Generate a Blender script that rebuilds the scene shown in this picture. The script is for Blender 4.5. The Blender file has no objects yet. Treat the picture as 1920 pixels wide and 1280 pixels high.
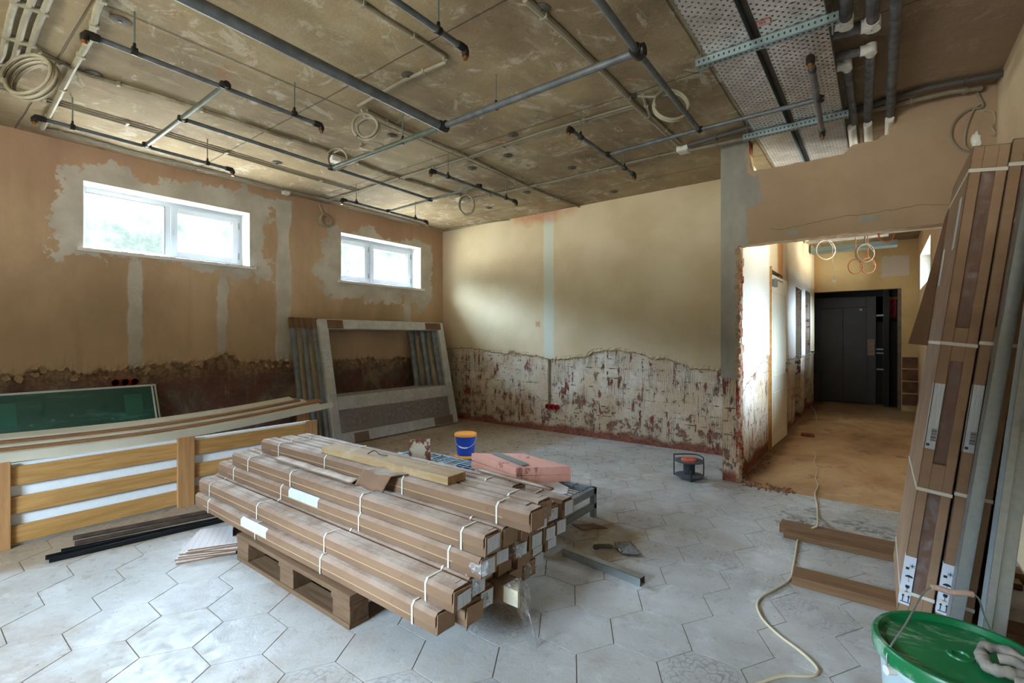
import bpy, bmesh, math, random
from mathutils import Vector, Matrix, Euler, noise as mnoise
random.seed(7)
PI = math.pi
SC = bpy.context.scene
COL = SC.collection
# ------------------------------------------------------------------ camera, world, lights, exposure
YAW = math.radians(37.48)
FW = (-math.sin(YAW), math.cos(YAW)); RT = (math.cos(YAW), math.sin(YAW))
CAMH = 1.25
cd = bpy.data.cameras.new('camera'); cam = bpy.data.objects.new('camera', cd); COL.objects.link(cam)
cam.location = (0, 0, CAMH); cam.rotation_euler = (PI/2, 0, YAW)
cd.sensor_width = 36; cd.lens = 900/1920*36; cd.shift_y = -7/1920; cd.clip_start = .02
SC.camera = cam
SC.view_settings.view_transform = 'Standard'; SC.view_settings.look = 'None'
SC.view_settings.gamma = 1; SC.view_settings.use_curve_mapping = False
SC.view_settings.exposure = 2.95

def srgb(h):
    if not isinstance(h, str): return (*h[:3], 1)
    v = [int(h[i:i+2], 16)/255 for i in (0, 2, 4)]
    return tuple((x/12.92 if x <= .04045 else ((x+.055)/1.055)**2.4) for x in v)+(1,)

def make_world():
    w = bpy.data.worlds.new('sky'); SC.world = w; w.use_nodes = True
    nt = w.node_tree; nt.nodes.clear()
    out = nt.nodes.new('ShaderNodeOutputWorld'); bg = nt.nodes.new('ShaderNodeBackground')
    tc = nt.nodes.new('ShaderNodeTexCoord'); sp = nt.nodes.new('ShaderNodeSeparateXYZ')
    nt.links.new(tc.outputs['Generated'], sp.inputs[0])
    r = nt.nodes.new('ShaderNodeValToRGB'); mr = nt.nodes.new('ShaderNodeMapRange')
    nt.links.new(sp.outputs[2], mr.inputs[0]); mr.inputs[1].default_value = -.5; mr.inputs[2].default_value = 1
    nt.links.new(mr.outputs[0], r.inputs[0])
    el = r.color_ramp.elements
    def e(p, v):
        x = el.new(p); x.color = (*v, 1)
    el[0].position = 0; el[0].color = (.40, .385, .35, 1)
    el[1].position = 1; el[1].color = (.70, .86, 1.05, 1)
    e(.32, (.27, .26, .24)); e(.345, (.0095, .0098, .0095)); e(.475, (.0105, .011, .0112)); e(.55, (.62, .78, 1.0)); e(.8, (.66, .82, 1.05))
    # leaves of the trees outside, low over the horizon
    n1 = nt.nodes.new('ShaderNodeTexNoise'); n1.inputs['Scale'].default_value = 16; n1.inputs['Detail'].default_value = 8; n1.inputs['Roughness'].default_value = .7
    nt.links.new(tc.outputs['Generated'], n1.inputs['Vector'])
    r2 = nt.nodes.new('ShaderNodeValToRGB'); nt.links.new(n1.outputs[0], r2.inputs[0])
    r2.color_ramp.elements[0].position = .40; r2.color_ramp.elements[0].color = (.55, .74, .68, 1)
    r2.color_ramp.elements[1].position = .56; r2.color_ramp.elements[1].color = (1.1, 1.1, 1.1, 1)
    mx = nt.nodes.new('ShaderNodeMix'); mx.data_type = 'RGBA'; mx.blend_type = 'MULTIPLY'; mx.inputs[0].default_value = 1
    nt.links.new(r.outputs[0], mx.inputs[6]); nt.links.new(r2.outputs[0], mx.inputs[7])
    nt.links.new(mx.outputs[2], bg.inputs[0]); bg.inputs[1].default_value = 16.5
    nt.links.new(bg.outputs[0], out.inputs[0])
make_world()

def portal(loc, rot, sx, sy):
    l = bpy.data.lights.new('window_daylight', 'AREA'); l.shape = 'RECTANGLE'; l.size = sx; l.size_y = sy
    l.cycles.is_portal = True
    o = bpy.data.objects.new('window_daylight', l); o.location = loc; o.rotation_euler = rot; COL.objects.link(o)
# daylight enters through the openings: portals only guide the sampling of the sky
LW, BW, PW, RW = -5.51, 5.38, 4.46, .61      # left wall, back wall, partition face, right wall
CEIL = 2.93
portal((-5.80, 1.742, 2.33), (0, -PI/2, 0), .60, 1.40)
portal((-5.80, 4.242, 2.31), (0, -PI/2, 0), .62, 1.36)
portal((-1.95, -2.24, 1.7), (PI/2, 0, 0), 1.5, .9)  # guides the sky through the unseen opening added behind the camera
portal((.80, 5.35, 1.95), (0, PI/2, 0), .9, 1.1)
portal((.80, 9.1, 2.28), (0, PI/2, 0), .55, 2.0)

# ------------------------------------------------------------------ mesh + object helpers
def G(x, y, z=0.0):
    """point on the horizontal plane z seen at photo pixel x, y"""
    t = (x-960)/900; u = -(y-633)/900
    k = (z-CAMH)/u
    return Vector(((FW[0]+t*RT[0])*k, (FW[1]+t*RT[1])*k, z))

class MB:
    def __init__(s): s.v = []; s.f = []; s.m = []; s.uv = {}
    def add(s, vs, fs, mi=0):
        b = len(s.v); s.v += [Vector(p) for p in vs]
        for f in fs: s.f.append([b+i for i in f]); s.m.append(mi)
        return s
    def box(s, x0, x1, y0, y1, z0, z1, M=None, mi=0):
        vs = [Vector((x, y, z)) for z in (z0, z1) for y in (y0, y1) for x in (x0, x1)]
        if M: vs = [M @ p for p in vs]
        return s.add(vs, [(0, 2, 3, 1), (4, 5, 7, 6), (0, 1, 5, 4), (2, 6, 7, 3), (0, 4, 6, 2), (1, 3, 7, 5)], mi)
    def prism(s, pts, h0, h1, M=None, mi=0):
        n = len(pts)
        vs = [Vector((p[0], p[1], h0)) for p in pts]+[Vector((p[0], p[1], h1)) for p in pts]
        if M: vs = [M @ p for p in vs]
        return s.add(vs, [tuple(range(n))[::-1], tuple(range(n, 2*n))]+[(i, (i+1) % n, n+(i+1) % n, n+i) for i in range(n)], mi)
    def tube(s, path, r, n=8, closed=False, caps=True, mi=0):
        P = [Vector(p) for p in path]; N = len(P); rings = []
        prev = None
        for i in range(N):
            if closed: d = P[(i+1) % N]-P[i-1]
            else: d = P[min(i+1, N-1)]-P[max(i-1, 0)]
            if d.length < 1e-9: d = Vector((0, 0, 1))
            d.normalize()
            if prev is None:
                a = Vector((0, 0, 1)) if abs(d.z) < .9 else Vector((1, 0, 0))
                u = d.cross(a).normalized()
            else:
                u = prev-d*prev.dot(d)
                u = u.normalized() if u.length > 1e-6 else d.orthogonal().normalized()
            prev = u; w = d.cross(u)
            rr = r[i] if isinstance(r, (list, tuple)) else r
            rings.append([P[i]+u*rr*math.cos(2*PI*k/n)+w*rr*math.sin(2*PI*k/n) for k in range(n)])
        b = len(s.v)
        for g in rings: s.v += g
        M_ = N if closed else N-1
        for i in range(M_):
            for k in range(n):
                j = (i+1) % N
                s.f.append([b+i*n+k, b+i*n+(k+1) % n, b+j*n+(k+1) % n, b+j*n+k]); s.m.append(mi)
        if caps and not closed:
            s.f.append([b+k for k in range(n)][::-1]); s.m.append(mi)
            s.f.append([b+(N-1)*n+k for k in range(n)]); s.m.append(mi)
        return s
    def cyl(s, a, b, r, n=12, mi=0): return s.tube([a, b], r, n, mi=mi)
    def lathe(s, prof, c=(0, 0, 0), n=32, M=None, mi=0, cap=True):
        vs = []
        for r, z in prof:
            for k in range(n):
                p = Vector((r*math.cos(2*PI*k/n), r*math.sin(2*PI*k/n), z))
                p = (M @ p) if M else p+Vector(c)
                vs.append(p)
        fs = []
        for i in range(len(prof)-1):
            for k in range(n): fs.append((i*n+k, i*n+(k+1) % n, (i+1)*n+(k+1) % n, (i+1)*n+k))
        if cap:
            fs.append(tuple(range(n))[::-1]); fs.append(tuple((len(prof)-1)*n+k for k in range(n)))
        return s.add(vs, fs, mi)
    def sheet(s, rows, mi=0, thick=0):
        """grid of points; optional thickness along the face normals"""
        R, C = len(rows), len(rows[0]); b = len(s.v)
        for r in rows: s.v += [Vector(p) for p in r]
        for i in range(R-1):
            for j in range(C-1):
                s.f.append([b+i*C+j, b+i*C+j+1, b+(i+1)*C+j+1, b+(i+1)*C+j]); s.m.append(mi)
        return s
    def build(s, name, mat=None, parent=None, smooth=False, bevel=0, local=False, solid=0, sub=0):
        me = bpy.data.meshes.new(name)
        vs = s.v
        if parent is not None and not local:
            Mi = wm(parent).inverted(); vs = [Mi @ p for p in vs]
        me.from_pydata([tuple(p) for p in vs], [], s.f)
        o = bpy.data.objects.new(name, me); COL.objects.link(o)
        mats = mat if isinstance(mat, (list, tuple)) else [mat]
        for m_ in mats:
            if m_: me.materials.append(m_)
        if len(mats) > 1:
            for p, i in zip(me.polygons, s.m): p.material_index = i
        bm = bmesh.new(); bm.from_mesh(me); bmesh.ops.recalc_face_normals(bm, faces=bm.faces); bm.to_mesh(me); bm.free()
        if smooth:
            for p in me.polygons: p.use_smooth = True
            try: me.set_sharp_from_angle(angle=math.radians(40))
            except Exception: pass
        if parent is not None: o.parent = parent
        if solid:
            md = o.modifiers.new('s', 'SOLIDIFY'); md.thickness = solid; md.offset = 0
        if bevel:
            md = o.modifiers.new('b', 'BEVEL'); md.width = bevel; md.segments = 2; md.limit_method = 'ANGLE'; md.angle_limit = math.radians(50)
        if sub:
            md = o.modifiers.new('u', 'SUBSURF'); md.levels = sub; md.render_levels = sub
        return o

def wm(o):
    m = Matrix.LocRotScale(o.location, o.rotation_euler.to_quaternion(), o.scale)
    return (wm(o.parent) @ m) if o.parent else m
def thing(name, label, cat, loc=(0, 0, 0), rot=(0, 0, 0), group=None):
    o = bpy.data.objects.new(name, None); COL.objects.link(o); o.empty_display_size = .05
    o.location = loc; o.rotation_euler = rot
    return tag(o, label, cat, group)
def tag(o, label, cat, group=None, kind=None):
    o['label'] = label; o['category'] = cat
    if group: o['group'] = group
    if kind: o['kind'] = kind
    return o
def struct(o, label=None, cat=None):
    o['kind'] = 'structure'
    if label: o['label'] = label
    if cat: o['category'] = cat
    return o
def dup(o, parent=None):
    c = o.copy(); COL.objects.link(c); c.parent = parent
    for ch in list(o.children): dup(ch, c)
    return c
def fbm(x, y=0, z=0, o=3):
    v = 0; a = .5
    for i in range(o):
        v += a*mnoise.noise(Vector((x*2**i+11.3*i, y*2**i+3.1, z*2**i+7.7))); a *= .55
    return v
def arc(c, r, a0, a1, n, u=(1, 0, 0), v=(0, 0, 1)):
    c = Vector(c); u = Vector(u); v = Vector(v)
    return [c+u*r*math.cos(a0+(a1-a0)*i/n)+v*r*math.sin(a0+(a1-a0)*i/n) for i in range(n+1)]
def smooth_path(pts, k=6):
    P = [Vector(p) for p in pts]; out = []
    for i in range(len(P)-1):
        a, b, c, d = P[max(i-1, 0)], P[i], P[i+1], P[min(i+2, len(P)-1)]
        for j in range(k):
            t = j/k
            out.append(.5*((2*b)+(c-a)*t+(2*a-5*b+4*c-d)*t*t+(3*b-a-3*c+d)*t**3))
    out.append(P[-1]); return out

# ------------------------------------------------------------------ material helper
class Mt:
    def __init__(s, name, col='808080', rough=.7, metal=0, spec=.5):
        s.m = bpy.data.materials.new(name); s.m.use_nodes = True; s.t = s.m.node_tree
        s.b = s.t.nodes['Principled BSDF']; s.b.inputs['Base Color'].default_value = srgb(col)
        s.b.inputs['Roughness'].default_value = rough; s.b.inputs['Metallic'].default_value = metal
        s.b.inputs['Specular IOR Level'].default_value = spec
        s._tc = None; s._sep = None
    def nd(s, t, **k):
        n = s.t.nodes.new('ShaderNode'+t)
        for a, b in k.items(): setattr(n, a, b)
        return n
    def lk(s, a, b):
        if isinstance(a, (int, float)): b.default_value = a
        elif isinstance(a, (tuple, list)): b.default_value = a
        elif isinstance(a, str): b.default_value = srgb(a)
        else: s.t.links.new(a, b)
    @property
    def co(s):
        if not s._tc: s._tc = s.nd('TexCoord')
        return s._tc.outputs['Object']
    def xyz(s, i):
        if not s._sep: s._sep = s.nd('SeparateXYZ'); s.lk(s.co, s._sep.inputs[0])
        return s._sep.outputs[i]
    def ma(s, op, a, b=0.0, c=0.0, clamp=False):
        n = s.nd('Math', operation=op, use_clamp=clamp); s.lk(a, n.inputs[0]); s.lk(b, n.inputs[1]); s.lk(c, n.inputs[2]); return n.outputs[0]
    def sc(s, x=1, y=1, z=1, vec=None, rot=(0, 0, 0)):
        n = s.nd('Mapping'); s.lk(vec or s.co, n.inputs[0]); n.inputs['Scale'].default_value = (x, y, z); n.inputs['Rotation'].default_value = rot; return n.outputs[0]
    def noise(s, scale, detail=4, rough=.55, vec=None, dist=0, out=0):
        n = s.nd('TexNoise'); s.lk(vec or s.co, n.inputs['Vector']); n.inputs['Scale'].default_value = scale
        n.inputs['Detail'].default_value = detail; n.inputs['Roughness'].default_value = rough; n.inputs['Distortion'].default_value = dist
        return n.outputs[out]
    def voro(s, scale, vec=None, feature='F1', out=0, rnd=1):
        n = s.nd('TexVoronoi', feature=feature); s.lk(vec or s.co, n.inputs['Vector']); n.inputs['Scale'].default_value = scale
        n.inputs['Randomness'].default_value = rnd; return n.outputs[out]
    def st(s, f, a, b):
        n = s.nd('MapRange', interpolation_type='SMOOTHSTEP'); s.lk(f, n.inputs[0]); n.inputs[1].default_value = a; n.inputs[2].default_value = b; return n.outputs[0]
    def inv(s, f, a, b):   # 1 below a, 0 above b
        return s.ma('SUBTRACT', 1.0, s.st(f, a, b))
    def mix(s, f, a, b, mode='MIX'):
        n = s.nd('Mix', data_type='RGBA', blend_type=mode); s.lk(f, n.inputs[0]); s.lk(a, n.inputs[6]); s.lk(b, n.inputs[7]); return n.outputs[2]
    def ramp(s, f, *stops):
        n = s.nd('ValToRGB'); s.lk(f, n.inputs[0]); e = n.color_ramp.elements
        e[0].position, e[0].color = stops[0][0], srgb(stops[0][1]); e[1].position, e[1].color = stops[-1][0], srgb(stops[-1][1])
        for p, c in stops[1:-1]: x = e.new(p); x.color = srgb(c)
        return n.outputs[0]
    def col(s, c): s.lk(c, s.b.inputs['Base Color']); return s
    def rg(s, r): s.lk(r, s.b.inputs['Roughness']); return s
    def bump(s, h, d=.01, st=1):
        n = s.nd('Bump'); s.lk(h, n.inputs['Height']); n.inputs['Distance'].default_value = d; n.inputs['Strength'].default_value = st
        s.t.links.new(n.outputs[0], s.b.inputs['Normal']); return s
    def boxm(s, u, v, u0, u1, v0, v1, w=None, soft=.01):
        """mask of a rectangle in (u,v) with edges wandering by the field w"""
        a = s.ma('SUBTRACT', s.ma('ABSOLUTE', s.ma('SUBTRACT', u, (u0+u1)/2)), (u1-u0)/2)
        b = s.ma('SUBTRACT', s.ma('ABSOLUTE', s.ma('SUBTRACT', v, (v0+v1)/2)), (v1-v0)/2)
        m = s.ma('MAXIMUM', a, b)
        if w is not None: m = s.ma('ADD', m, w)
        return s.inv(m, -soft, soft)
    def un(s, *ms):
        r = ms[0]
        for x in ms[1:]: r = s.ma('MAXIMUM', r, x)
        return r
def simple(name, col, rough=.6, metal=0, var=.0, scale=8, bump=0, spec=.5):
    m = Mt(name, col, rough, metal, spec)
    if var:
        f = m.noise(scale, 6)
        a = srgb(col); d = tuple(x*(1-var) for x in a[:3])+(1,); l = tuple(min(1, x*(1+var)) for x in a[:3])+(1,)
        m.col(m.mix(m.st(f, .3, .7), d, l))
        if bump: m.bump(f, bump)
    return m.m
# ------------------------------------------------------------------ setting: materials
def m_plaster_left():
    m = Mt('plaster_left', rough=.85, spec=.25); y, z = m.xyz(1), m.xyz(2)
    n = m.noise(3, 6, .6); nf = m.noise(14, 5, .6)
    w = m.ma('ADD', m.ma('MULTIPLY', m.ma('SUBTRACT', n, .5), .75), m.ma('MULTIPLY', m.ma('SUBTRACT', nf, .5), .12))
    base = m.mix(m.st(m.noise(1.3, 5, .6, vec=m.sc(1, 1, .5)), .3, .7), 'a48a70', 'c2a789')
    base = m.mix(m.ma('MULTIPLY', m.st(z, 2.3, 2.9), .5), base, 'b8917a')
    base = m.mix(m.ma('MULTIPLY', m.inv(z, 1.0, 1.7), .45), base, 'c2ab8c')
    base = m.mix(m.ma('MULTIPLY', m.st(m.noise(2.2, 3, .5, vec=m.sc(1, 4, .25)), .52, .75), .2), base, '9c7660')
    p = m.un(m.boxm(y, z, .86, 2.66, 1.92, 2.79, w), m.boxm(y, z, 3.34, 5.14, 1.76, 2.70, w),
             m.boxm(y, z, 1.36, 1.47, .9, 1.98, m.ma('MULTIPLY', w, .16)), m.boxm(y, z, 2.12, 2.20, .95, 1.95, m.ma('MULTIPLY', w, .2)),
             m.boxm(y, z, 2.73, 2.90, .9, 2.85, m.ma('MULTIPLY', w, .15)), m.boxm(y, z, 4.6, 4.72, 1.35, 1.9, m.ma('MULTIPLY', w, .2)),
             m.boxm(y, z, -2.4, .15, 1.9, 2.85, w))
    pc = m.mix(m.st(m.noise(4, 5), .3, .7), 'b0aaa0', 'c8c4bb')
    m.col(m.mix(m.ma('MULTIPLY', p, .93), base, pc))
    m.bump(m.noise(6, 8, .65), .006); return m.m
def m_stripped_left():
    m = Mt('stripped_left', rough=.55, spec=.4)
    n = m.noise(2.5, 7, .65, dist=.6); f = m.noise(16, 8, .7)
    c = m.ramp(n, (.30, '54403b'), (.45, '754f49'), (.53, '6d5e56'), (.62, '97806a'), (.8, 'b39d85'))
    c = m.mix(m.st(f, .52, .68), c, m.mix(m.noise(5), '6d4a3d', '9a8168'))
    st = m.st(m.noise(3, 5, .6, vec=m.sc(1, 9, .6), dist=.5), .6, .72)
    c = m.mix(m.ma('MULTIPLY', st, .7), c, 'b09a80')
    up = m.st(m.ma('ADD', m.xyz(2), m.ma('MULTIPLY', n, .5)), 1.0, 1.2)
    c = m.mix(m.ma('MULTIPLY', up, .75), c, m.mix(m.st(f, .4, .6), '6b543f', 'a98d6a'))
    m.col(c); m.bump(m.ma('ADD', f, n), .03); return m.m
def m_plaster_back():
    m = Mt('plaster_back', rough=.8, spec=.25); x, z = m.xyz(0), m.xyz(2)
    n = m.noise(1.6, 5, .55); nf = m.noise(12, 5, .6)
    w = m.ma('MULTIPLY', m.ma('SUBTRACT', nf, .5), .05)
    base = m.mix(m.st(n, .3, .7), 'c8b692', 'd8c8a8')
    base = m.mix(m.ma('MULTIPLY', m.inv(x, -5.5, -5.1), .4), base, 'd2b49a')
    fine = m.st(m.noise(3, 6, .7, vec=m.sc(1, 1, .35)), .45, .75)
    base = m.mix(m.ma('MULTIPLY', fine, .25), base, 'cdb7a0')
    strip = m.boxm(x, z, -3.59, -3.43, .9, 2.9, w, .008)
    base = m.mix(m.ma('MULTIPLY', strip, .9), base, 'ced4c6')
    # rust-orange stain under the ceiling and one small knot
    dx = m.ma('SUBTRACT', x, -3.62); dz = m.ma('SUBTRACT', z, 2.93)
    d = m.ma('SQRT', m.ma('ADD', m.ma('MULTIPLY', dx, dx), m.ma('MULTIPLY', m.ma('MULTIPLY', dz, dz), 14)))
    stn = m.inv(m.ma('ADD', d, m.ma('MULTIPLY', m.ma('SUBTRACT', m.noise(6, 5), .5), .8)), .15, .75)
    base = m.mix(m.ma('MULTIPLY', stn, .6), base, 'b96a3e')
    k = m.boxm(x, z, -3.72, -3.65, 1.40, 1.47, w, .02)
    base = m.mix(m.ma('MULTIPLY', k, .6), base, 'b0764a')
    m.col(base); m.bump(m.noise(5, 8, .6), .004); return m.m
def m_brick(name, axis=0, tone=0):
    """hollow brick wall with the remains of plaster combed over it"""
    m = Mt(name, rough=.85, spec=.25); u = m.xyz(axis); z = m.xyz(2)
    n = m.noise(2.2, 6, .6); f = m.noise(26, 6, .7); st = m.noise(18, 5, .65, vec=m.sc(1 if axis == 0 else .15, 1 if axis == 1 else .15, .22))
    gr = m.ma('SINE', m.ma('MULTIPLY', m.ma('ADD', u, m.ma('MULTIPLY', n, .04)), 330))
    gr = m.ma('MULTIPLY', m.st(gr, .3, .95), m.st(m.noise(4, 4, .6), .42, .62))
    rows = m.ma('FRACT', m.ma('DIVIDE', m.ma('ADD', z, m.ma('MULTIPLY', m.noise(3, 3), .02)), .118))
    jr = m.ma('MULTIPLY', m.inv(m.ma('ABSOLUTE', m.ma('SUBTRACT', rows, .5)), .02, .07), m.st(m.noise(12, 5, .75), .52, .62))
    plast = m.mix(m.st(n, .3, .72), 'c9b192', 'e2dccf'); plast = m.mix(m.ma('MULTIPLY', m.st(m.noise(8, 5, .7), .5, .7), .5), plast, 'a99884')
    plast = m.mix(m.ma('MULTIPLY', m.inv(z, .1, .8), .45), plast, 'b08f6b')
    comb = m.st(m.ma('SINE', m.ma('MULTIPLY', m.ma('ADD', u, m.ma('MULTIPLY', m.noise(1.5), .08)), 260)), .1, .8)
    plast = m.mix(m.ma('MULTIPLY', m.ma('MULTIPLY', comb, m.st(m.noise(5, 6, .75), .44, .60)), .38), plast, '86685a')
    fleck = m.st(m.noise(1, 4, .7, vec=m.sc(26 if axis == 0 else 4, 26 if axis == 1 else 4, 90)), .60, .66)
    plast = m.mix(m.ma('MULTIPLY', m.ma('MULTIPLY', fleck, m.st(m.noise(4, 4, .6), .45, .6)), .75), plast, '5a4540')
    red = m.mix(m.st(f, .35, .65), '673629', '955847')
    red = m.mix(m.ma('MULTIPLY', gr, .5), red, '571f16')
    hole = m.st(m.ma('ADD', m.ma('MULTIPLY', m.ma('SUBTRACT', st, .5), 1.7), m.ma('MULTIPLY', m.ma('SUBTRACT', m.noise(5, 5, .7), .5), 1.1)), .17, .26)
    hole = m.un(hole, m.ma('MULTIPLY', m.st(m.ma('ADD', m.noise(8, 8, .75), m.ma('MULTIPLY', m.inv(z, .1, .75), .08)), .61, .66), .8))
    hole = m.un(hole, m.ma('MULTIPLY', gr, m.st(st, .46, .60)), m.ma('MULTIPLY', jr, .9))
    low = m.inv(m.ma('ADD', z, m.ma('MULTIPLY', m.ma('SUBTRACT', n, .5), .35)), .06, .12)
    hole = m.un(hole, m.ma('MULTIPLY', low, .95))
    c = m.mix(hole, plast, red)
    specks = m.st(m.noise(60, 3, .6), .66, .72)
    c = m.mix(m.ma('MULTIPLY', specks, .7), c, '4b3028')
    m.col(c)
    h = m.ma('ADD', m.ma('MULTIPLY', hole, -1.0), m.ma('MULTIPLY', f, .8)); h = m.ma('ADD', h, m.ma('MULTIPLY', gr, -.2))
    m.bump(h, .012); return m.m
def m_concrete_ceiling():
    m = Mt('concrete_ceiling', rough=.8, spec=.3); x, y = m.xyz(0), m.xyz(1)
    n = m.noise(1.1, 7, .62); f = m.noise(9, 8, .7, vec=m.sc(1, .35, 1)); g = m.noise(4, 6, .7, dist=.4)
    c = m.ramp(n, (.28, '6e5c45'), (.45, '8f7c60'), (.6, 'a3906f'), (.75, 'b5a488'))
    c = m.mix(m.ma('MULTIPLY', m.st(f, .5, .72), .55), c, 'bdb09a')
    c = m.mix(m.ma('MULTIPLY', m.st(g, .56, .72), .5), c, '5f5445')
    c = m.mix(m.ma('MULTIPLY', m.st(m.noise(3.3, 5, .65), .63, .70), .6), c, '9c683a')
    c = m.mix(m.ma('MULTIPLY', m.st(m.noise(3.1, 8, .8, dist=1), .54, .62), .5), c, 'd3c9b7')
    c = m.mix(m.ma('MULTIPLY', m.st(x, -.15, .0), .55), c, '9a7f6b')
    def seam(v, p, w=.007):
        return m.inv(m.ma('ABSOLUTE', m.ma('SUBTRACT', m.ma('ADD', v, m.ma('MULTIPLY', m.ma('SUBTRACT', m.noise(3), .5), .015)), p)), w*.4, w)
    s = m.un(seam(y, 1.88), seam(y, 3.13), seam(y, .63), seam(y, 4.9), seam(x, -3.10, .012), seam(x, -.84))
    lm = m.st(x, -.95, -.80)
    c = m.mix(m.ma('MULTIPLY', s, .6), c, '463b2e'); m.col(c)
    m.bump(m.ma('SUBTRACT', m.ma('MULTIPLY', m.noise(22, 8, .7), m.ma('ADD', .35, lm)), m.ma('MULTIPLY', s, .8)), .012)
    return m.m
def m_tile(name, decor):
    m = Mt(name, rough=.35, spec=.45)
    n = m.noise(1.7, 6, .6); f = m.noise(14, 8, .72, dist=.5); g = m.noise(5, 6, .65)
    c = m.mix(m.st(n, .3, .7), 'a5a29e', 'bcbab7')
    c = m.mix(m.ma('MULTIPLY', m.st(f, .54, .70), .28), c, '948a7c')
    if decor:
        tcn = m.nd('UVMap'); uv = tcn.outputs[0]
        sp = m.nd('SeparateXYZ'); m.lk(uv, sp.inputs[0]); u, v = sp.outputs[0], sp.outputs[1]
        r = m.ma('SQRT', m.ma('ADD', m.ma('MULTIPLY', u, u), m.ma('MULTIPLY', v, v))); a = m.ma('ARCTAN2', v, u)
        pet = m.ma('MULTIPLY', m.ma('COSINE', m.ma('MULTIPLY', a, 6)), .03)
        def ring(rr, amp, k, w):
            t = m.ma('ABSOLUTE', m.ma('SUBTRACT', m.ma('SUBTRACT', r, rr), m.ma('MULTIPLY', m.ma('COSINE', m.ma('MULTIPLY', a, k)), amp)))
            return m.inv(t, w*.5, w)
        pat = m.un(ring(.022, .008, 6, .005), ring(.045, .010, 12, .004), ring(.068, .012, 6, .005), ring(.085, .008, 18, .004), ring(.108, .012, 12, .005), ring(.125, .008, 24, .004), ring(.148, .006, 18, .003))
        wear = m.st(m.noise(6, 6, .7), .38, .56)
        c = m.mix(m.ma('MULTIPLY', m.ma('MULTIPLY', pat, wear), .5), c, decor)
    # trodden-in brown dirt, foot scuffs and specks
    sm = m.st(m.noise(9, 8, .75, dist=1.2), .60, .68); area = m.st(m.noise(.9, 3, .5), .50, .62)
    c = m.mix(m.ma('MULTIPLY', m.ma('MULTIPLY', sm, area), .75), c, '5d5044')
    c = m.mix(m.ma('MULTIPLY', m.st(m.noise(.9, 7, .75), .47, .66), .60), c, '8f7a64')
    c = m.mix(m.ma('MULTIPLY', m.st(m.noise(24, 7, .8, dist=.6), .55, .68), .45), c, '857f76')
    c = m.mix(m.ma('MULTIPLY', m.st(m.noise(3.2, 6, .75), .52, .66), .40), c, 'd6d8da')
    c = m.mix(m.ma('MULTIPLY', m.st(g, .55, .75), .30), c, 'a88f74')
    mud = m.boxm(m.xyz(0), m.xyz(1), -.55, .25, 3.62, 4.05, m.ma('MULTIPLY', m.ma('SUBTRACT', g, .5), .9), .15)
    c = m.mix(m.ma('MULTIPLY', m.ma('MULTIPLY', mud, m.st(m.noise(12, 7, .75, dist=.8), .46, .60)), .8), c, '4a4038')
    left = m.inv(m.ma('SUBTRACT', m.ma('ADD', m.xyz(0), m.ma('MULTIPLY', n, .35)), m.ma('MULTIPLY', m.xyz(1), .13)), -3.62, -3.42)  # dust by the crate; at the back left it paints the shadowed floor brown
    c = m.mix(m.ma('MULTIPLY', left, .72), c, '9a8264')
    c = m.mix(m.ma('MULTIPLY', m.st(m.noise(55, 2, .5), .72, .75), .7), c, '4a4038')
    m.col(c)
    m.rg(m.ma('ADD', .16, m.ma('ADD', m.ma('MULTIPLY', m.st(f, .4, .65), .30), m.ma('MULTIPLY', n, .22))))
    m.bump(f, .002); return m.m
def m_screed():
    m = Mt('sand_screed', rough=.75, spec=.3)
    n = m.noise(1.3, 7, .65, vec=m.sc(1, .6, 1), dist=.6); f = m.noise(11, 8, .7)
    c = m.ramp(n, (.3, '94704e'), (.5, 'bc966c'), (.7, 'd2b28a'))
    c = m.mix(m.ma('MULTIPLY', m.st(f, .55, .7), .4), c, '7a5432')
    c = m.mix(m.ma('MULTIPLY', m.st(m.noise(2.4, 5, .7), .60, .68), .6), c, '5f4630')
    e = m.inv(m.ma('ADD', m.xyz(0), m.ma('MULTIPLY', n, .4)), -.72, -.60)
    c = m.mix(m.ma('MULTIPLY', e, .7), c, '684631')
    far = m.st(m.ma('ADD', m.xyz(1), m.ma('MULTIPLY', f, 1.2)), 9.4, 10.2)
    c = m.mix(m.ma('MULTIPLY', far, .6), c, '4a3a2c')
    m.col(c); m.bump(m.ma('ADD', n, m.ma('MULTIPLY', f, .4)), .02); return m.m
def m_partition():
    m = Mt('partition_plaster', rough=.85, spec=.25); x, z = m.xyz(0), m.xyz(2)
    n = m.noise(1.5, 6, .6); nf = m.noise(9, 5, .65)
    w = m.ma('MULTIPLY', m.ma('SUBTRACT', nf, .5), .16)
    tan = m.mix(m.st(n, .3, .7), 'a58c70', 'b89e82'); tan = m.mix(m.ma('MULTIPLY', m.st(x, -.3, .5), .4), tan, 'a58b76')
    gy = m.mix(m.st(m.noise(4, 6, .6, vec=m.sc(1, 1, .4)), .3, .7), '8e8b81', 'a9a69b')
    p = m.un(m.boxm(x, z, -1.3, -.90, -.1, 3.1, w), m.boxm(x, z, -1.3, -.80, 2.35, 2.62, w), m.boxm(x, z, -.62, -.52, 2.08, 2.12, m.ma('MULTIPLY', w, .4)), m.boxm(x, z, -.12, .0, 2.12, 2.16, m.ma('MULTIPLY', w, .4)))
    c = m.mix(p, tan, gy)
    cr = m.inv(m.ma('ABSOLUTE', m.ma('SUBTRACT', z, m.ma('ADD', 2.17, m.ma('MULTIPLY', m.ma('SUBTRACT', n, .5), .16)))), .001, .004)
    c = m.mix(m.ma('MULTIPLY', m.ma('MULTIPLY', cr, m.st(x, -.75, -.7)), .6), c, '5e4630')
    m.col(c); m.bump(m.noise(6, 8, .65), .006); return m.m
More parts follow.
